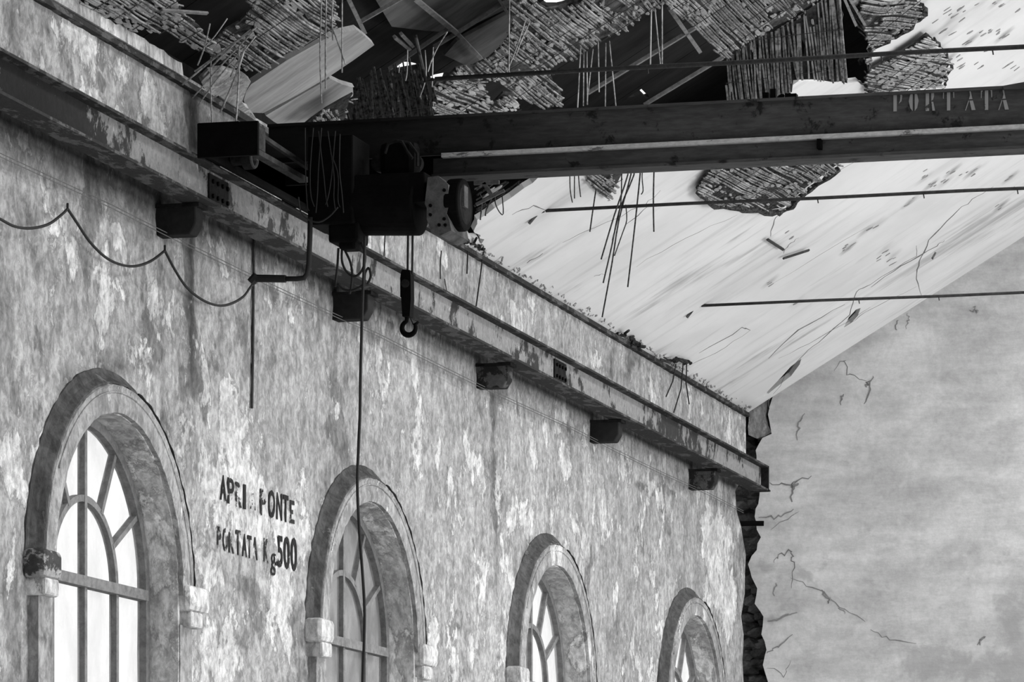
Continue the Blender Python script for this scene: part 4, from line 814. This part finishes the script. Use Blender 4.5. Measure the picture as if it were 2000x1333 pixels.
# loose reeds
loose = [([(628, -5), (625, 101), (628, 202)], .005), ([(637, -5), (636, 90), (636, 174)], .006), ([(650, -5), (648, 40), (650, 79)], .005), ([(668, -5), (668, 142)], .005), ([(640, 30), (655, 70), (675, 126)], .005), ([(995, -5), (994, 80), (994, 156)], .005), ([(1272, 16), (1270, 129)], .006), ([(1279, 16), (1285, 80), (1290, 129)], .005), ([(1293, 4), (1293, 129)], .006),
         ([(1134, 90), (1128, 210)], .005), ([(1140, 100), (1139, 207)], .005), ([(1158, 96), (1146, 204)], .005), ([(1168, 80), (1170, 180)], .005), ([(1183, 84), (1182, 210)], .005), ([(1190, 80), (1196, 140), (1203, 210)], .005), ([(1146, 100), (1147, 205)], .005),
         ([(1028, 34), (1010, 90), (990, 140)], .005), ([(1036, 40), (1018, 80), (1006, 112)], .005), ([(500, 54), (430, 105), (356, 166)], .006), ([(494, 62), (430, 130), (376, 192)], .005), ([(470, 100), (420, 160), (386, 208)], .005), ([(480, 88), (460, 150), (430, 220)], .007), ([(467, 90), (466, 160), (460, 250)], .006), ([(412, 112), (412, 190), (415, 282)], .005), ([(444, 36), (420, 70), (396, 96)], .004), ([(410, 46), (400, 90), (386, 128)], .005), ([(490, 58), (440, 96), (380, 140)], .006), ([(460, 84), (425, 118), (395, 150)], .006),
         ([(500, 70), (470, 110), (450, 150)], .005), ([(874, 62), (856, 90), (842, 120), (836, 140)], .005), ([(846, 92), (845, 130), (844, 170)], .005), ([(830, 98), (832, 150), (820, 190)], .004), ([(796, 98), (795, 140), (792, 158)], .004), ([(780, 128), (779, 142)], .004)]
loose_low = [([(1226, 342), (1200, 420), (1174, 507)], .0055), ([(1238, 342), (1210, 410), (1195, 480), (1178, 553)], .0055), ([(1232, 342), (1209, 429), (1195, 516), (1176, 620)], .0055), ([(1250, 342), (1240, 440), (1226, 561)], .0055), ([(1277, 342), (1276, 400), (1277, 453)], .0055), ([(1164, 370), (1158, 410), (1152, 453)], .005), ([(1113, 345), (1114, 375), (1118, 396)], .004), ([(1122, 345), (1122, 388)], .004), ([(1130, 345), (1134, 385)], .004),
             ([(1214, 345), (1212, 400), (1196, 470)], .005), ([(1222, 400), (1224, 430), (1216, 455), (1200, 500)], .004), ([(1254, 345), (1256, 372), (1252, 380)], .004), ([(962, 384), (950, 410), (948, 422)], .005), ([(968, 380), (967, 396), (975, 414), (983, 418), (981, 384)], .004), ([(942, 392), (938, 430)], .005)]
ORD = ['first', 'second', 'third', 'fourth', 'fifth', 'sixth', 'seventh', 'eighth', 'ninth', 'tenth', 'eleventh', 'twelfth', 'thirteenth', 'fourteenth']
SETS = {'loose reeds at the crane end': 'thin reed of the fan at the crane end, %s from the left', 'loose reeds before the planks': 'thin reed dangling before the pale planks, %s from the left', 'loose reeds by the curled mats': 'loose reed among the curled mats, %s from the left', 'loose reeds across the black gap': 'thin reed dangling in the black gap, %s from the left',
        'reeds dangling below the girder': 'dark reed dangling below the girder, %s from the left', 'reed ends right of the hoist': 'bent dark reed end right of the hoist, %s from the left'}
bins = {k: [] for k in SETS}
for pts, r in loose:
    x = pts[0][0]; bins['loose reeds at the crane end' if x < 520 else 'loose reeds before the planks' if x < 700 else 'loose reeds by the curled mats' if x < 1100 else 'loose reeds across the black gap'].append((pts, r*.75, 'reed_l'))
for pts, r in loose_low: bins['reeds dangling below the girder' if pts[0][0] > 1000 else 'reed ends right of the hoist'].append((([(pts[0][0]+2, 306)] if pts[0][0] > 1000 and pts[0][1] < 360 else [])+pts, r*.9, 'reed_d'))
for gname, L in bins.items():
    L.sort(key=lambda q: q[0][0][0])
    for i, (pts, r, m) in enumerate(L):
        p = onC(*pts[0]); Y = min(max(p.y-.04, 16.5), 23)
        if gname.startswith('loose reeds at'): Y = 17.6
        if gname.startswith('loose reeds before'): Y = 17.95
        cable('loose_reed' if m == 'reed_l' else 'dangling_reed', pts, r, m, SETS[gname] % ORD[i], 'reed', gname, plane=('Y', Y), sub=3, n=5)
for x0, y0, x1, y1, lab in [(1499, 468, 1530, 488, 'short dark lath stuck to the white ceiling, left one of two'), (1530, 505, 1580, 489, 'longer dark lath stuck to the white ceiling, right one of two')]:
    mb = MB(); mb.bar(onC(x0, y0, -.03), onC(x1, y1, -.03), .018, .012, CN); tag(mb.build('loose_lath', 'tie'), lab, 'lath')
for x0, y0, x1, y1, lab in [(1648, -5, 1672, 50, 'left one of two pale laths hanging at the upper right black gap'), (1658, -5, 1690, 50, 'right one of two pale laths hanging at the upper right black gap'), (425, 190, 500, 240, 'dark lath lying along the cornice behind the crane end'), (315, 20, 405, 26, 'pale split lath in the dark gap at top left')]:
    mb = MB(); mb.bar(onC(x0, y0, -.05 if x0 > 1000 else .0), onC(x1, y1, -.05 if x0 > 1000 else .0), .016, .010, CN); tag(mb.build('hanging_lath', 'batten' if 'pale' in lab else 'tie'), lab, 'lath')
# debris clinging to the ceiling foot
def debris(label, px, X, seed, legs):
    rnd = random.Random(seed); t = empty('debris_clump', label=label, cat='debris'); mb = MB()
    for k in range(16):
        f_ = k/15*(len(px)-1); i = min(int(f_), len(px)-2); a = onX(*px[i], X).lerp(onX(*px[i+1], X), f_-i); mb.tube([a+Vector((rnd.gauss(0, .01), rnd.gauss(0, .05), rnd.gauss(0, .006))), a+Vector((rnd.gauss(0, .02), rnd.gauss(0, .08), rnd.gauss(0, .010)))], rnd.uniform(.006, .013), 5)
    tag(mb.build('clump', 'rubble', t), kind='stuff')
    for lg in legs:
        mb = MB(); mb.tube([onX(x, y, X) for x, y in lg], .005, 5); mb.build('wire', 'rope', t)
debris('black clump of roots with three wires on the ceiling foot above the rail', [(1300, 706), (1325, 702), (1350, 710)], .12, 1, [[(1320, 712), (1314, 745), (1301, 775)], [(1334, 712), (1330, 760), (1316, 806)], [(1341, 712), (1340, 750), (1346, 790)]])
debris('dark reed edge sticking out under the ceiling at the hoist', [(880, 455), (915, 470), (945, 490)], .06, 2, [])
debris('dark jagged clump on the ceiling foot between hoist and roots', [(1218, 652), (1240, 668), (1246, 680)], .06, 3, [])
# bolts and bars in the corner, cracks in the far wall
mb = MB(); mb.tube([onY(x, y, YF+.0) for x, y in [(1438, 1024), (1465, 1023), (1492, 1023)]], .020, 8); tag(mb.build('anchor_bar', 'iron'), 'short black iron anchor bar across the broken corner', 'bar')
cf = MB()
for pts, w in [([(1630, 726), (1652, 700), (1655, 730), (1693, 745)], .004), ([(1690, 790), (1697, 760), (1705, 735)], .006), ([(1690, 755), (1700, 745)], .01), ([(1557, 858), (1560, 825), (1572, 808)], .006), ([(1642, 790), (1648, 770)], .006), ([(1505, 943), (1545, 945), (1585, 930)], .006), ([(1547, 975), (1552, 950), (1548, 945)], .010), ([(1545, 950), (1560, 945)], .012), ([(1480, 1012), (1520, 1010), (1550, 995)], .006), ([(1513, 1100), (1520, 1085), (1548, 1075), (1552, 1100), (1546, 1150)], .005), ([(1515, 1140), (1513, 1165)], .006), ([(1500, 1215), (1530, 1205), (1557, 1197)], .008), ([(1500, 1275), (1520, 1265), (1548, 1240)], .006), ([(1545, 1130), (1600, 1155), (1640, 1185), (1690, 1215)], .004), ([(1605, 1155), (1620, 1170), (1618, 1180)], .008), ([(1700, 1230), (1740, 1250), (1790, 1258)], .004), ([(1910, 1262), (1918, 1248), (1925, 1244)], .008), ([(1905, 600), (1908, 612)], .008), ([(1895, 608), (1905, 605)], .006), ([(1500, 1300), (1530, 1320), (1545, 1290)], .003), ([(1503, 1035), (1560, 1000)], .003), ([(1497, 780), (1503, 740), (1506, 760), (1503, 800)], .004), ([(1640, 1190), (1650, 1200)], .004),([(1755,625),(1752,645)],.006),([(1768,640),(1775,625),(1772,612)],.004)]:
    Q = []
    for (x0, y0), (x1, y1) in zip(pts[:-1], pts[1:]):
        for k in range(5): Q.append(onY(x0+(x1-x0)*k/5, y0+(y1-y0)*k/5, YF)+Vector((RND.gauss(0, .008), 0, RND.gauss(0, .008))))
    Q.append(onY(*pts[-1], YF)); cf.tube(Q, w, 4, [.35+.9*math.sin(math.pi*(k+.5)/len(Q))*RND.uniform(.5, 1.2) for k in range(len(Q))])
tag(cf.build('cracks', 'crackg', wf), kind='stuff')
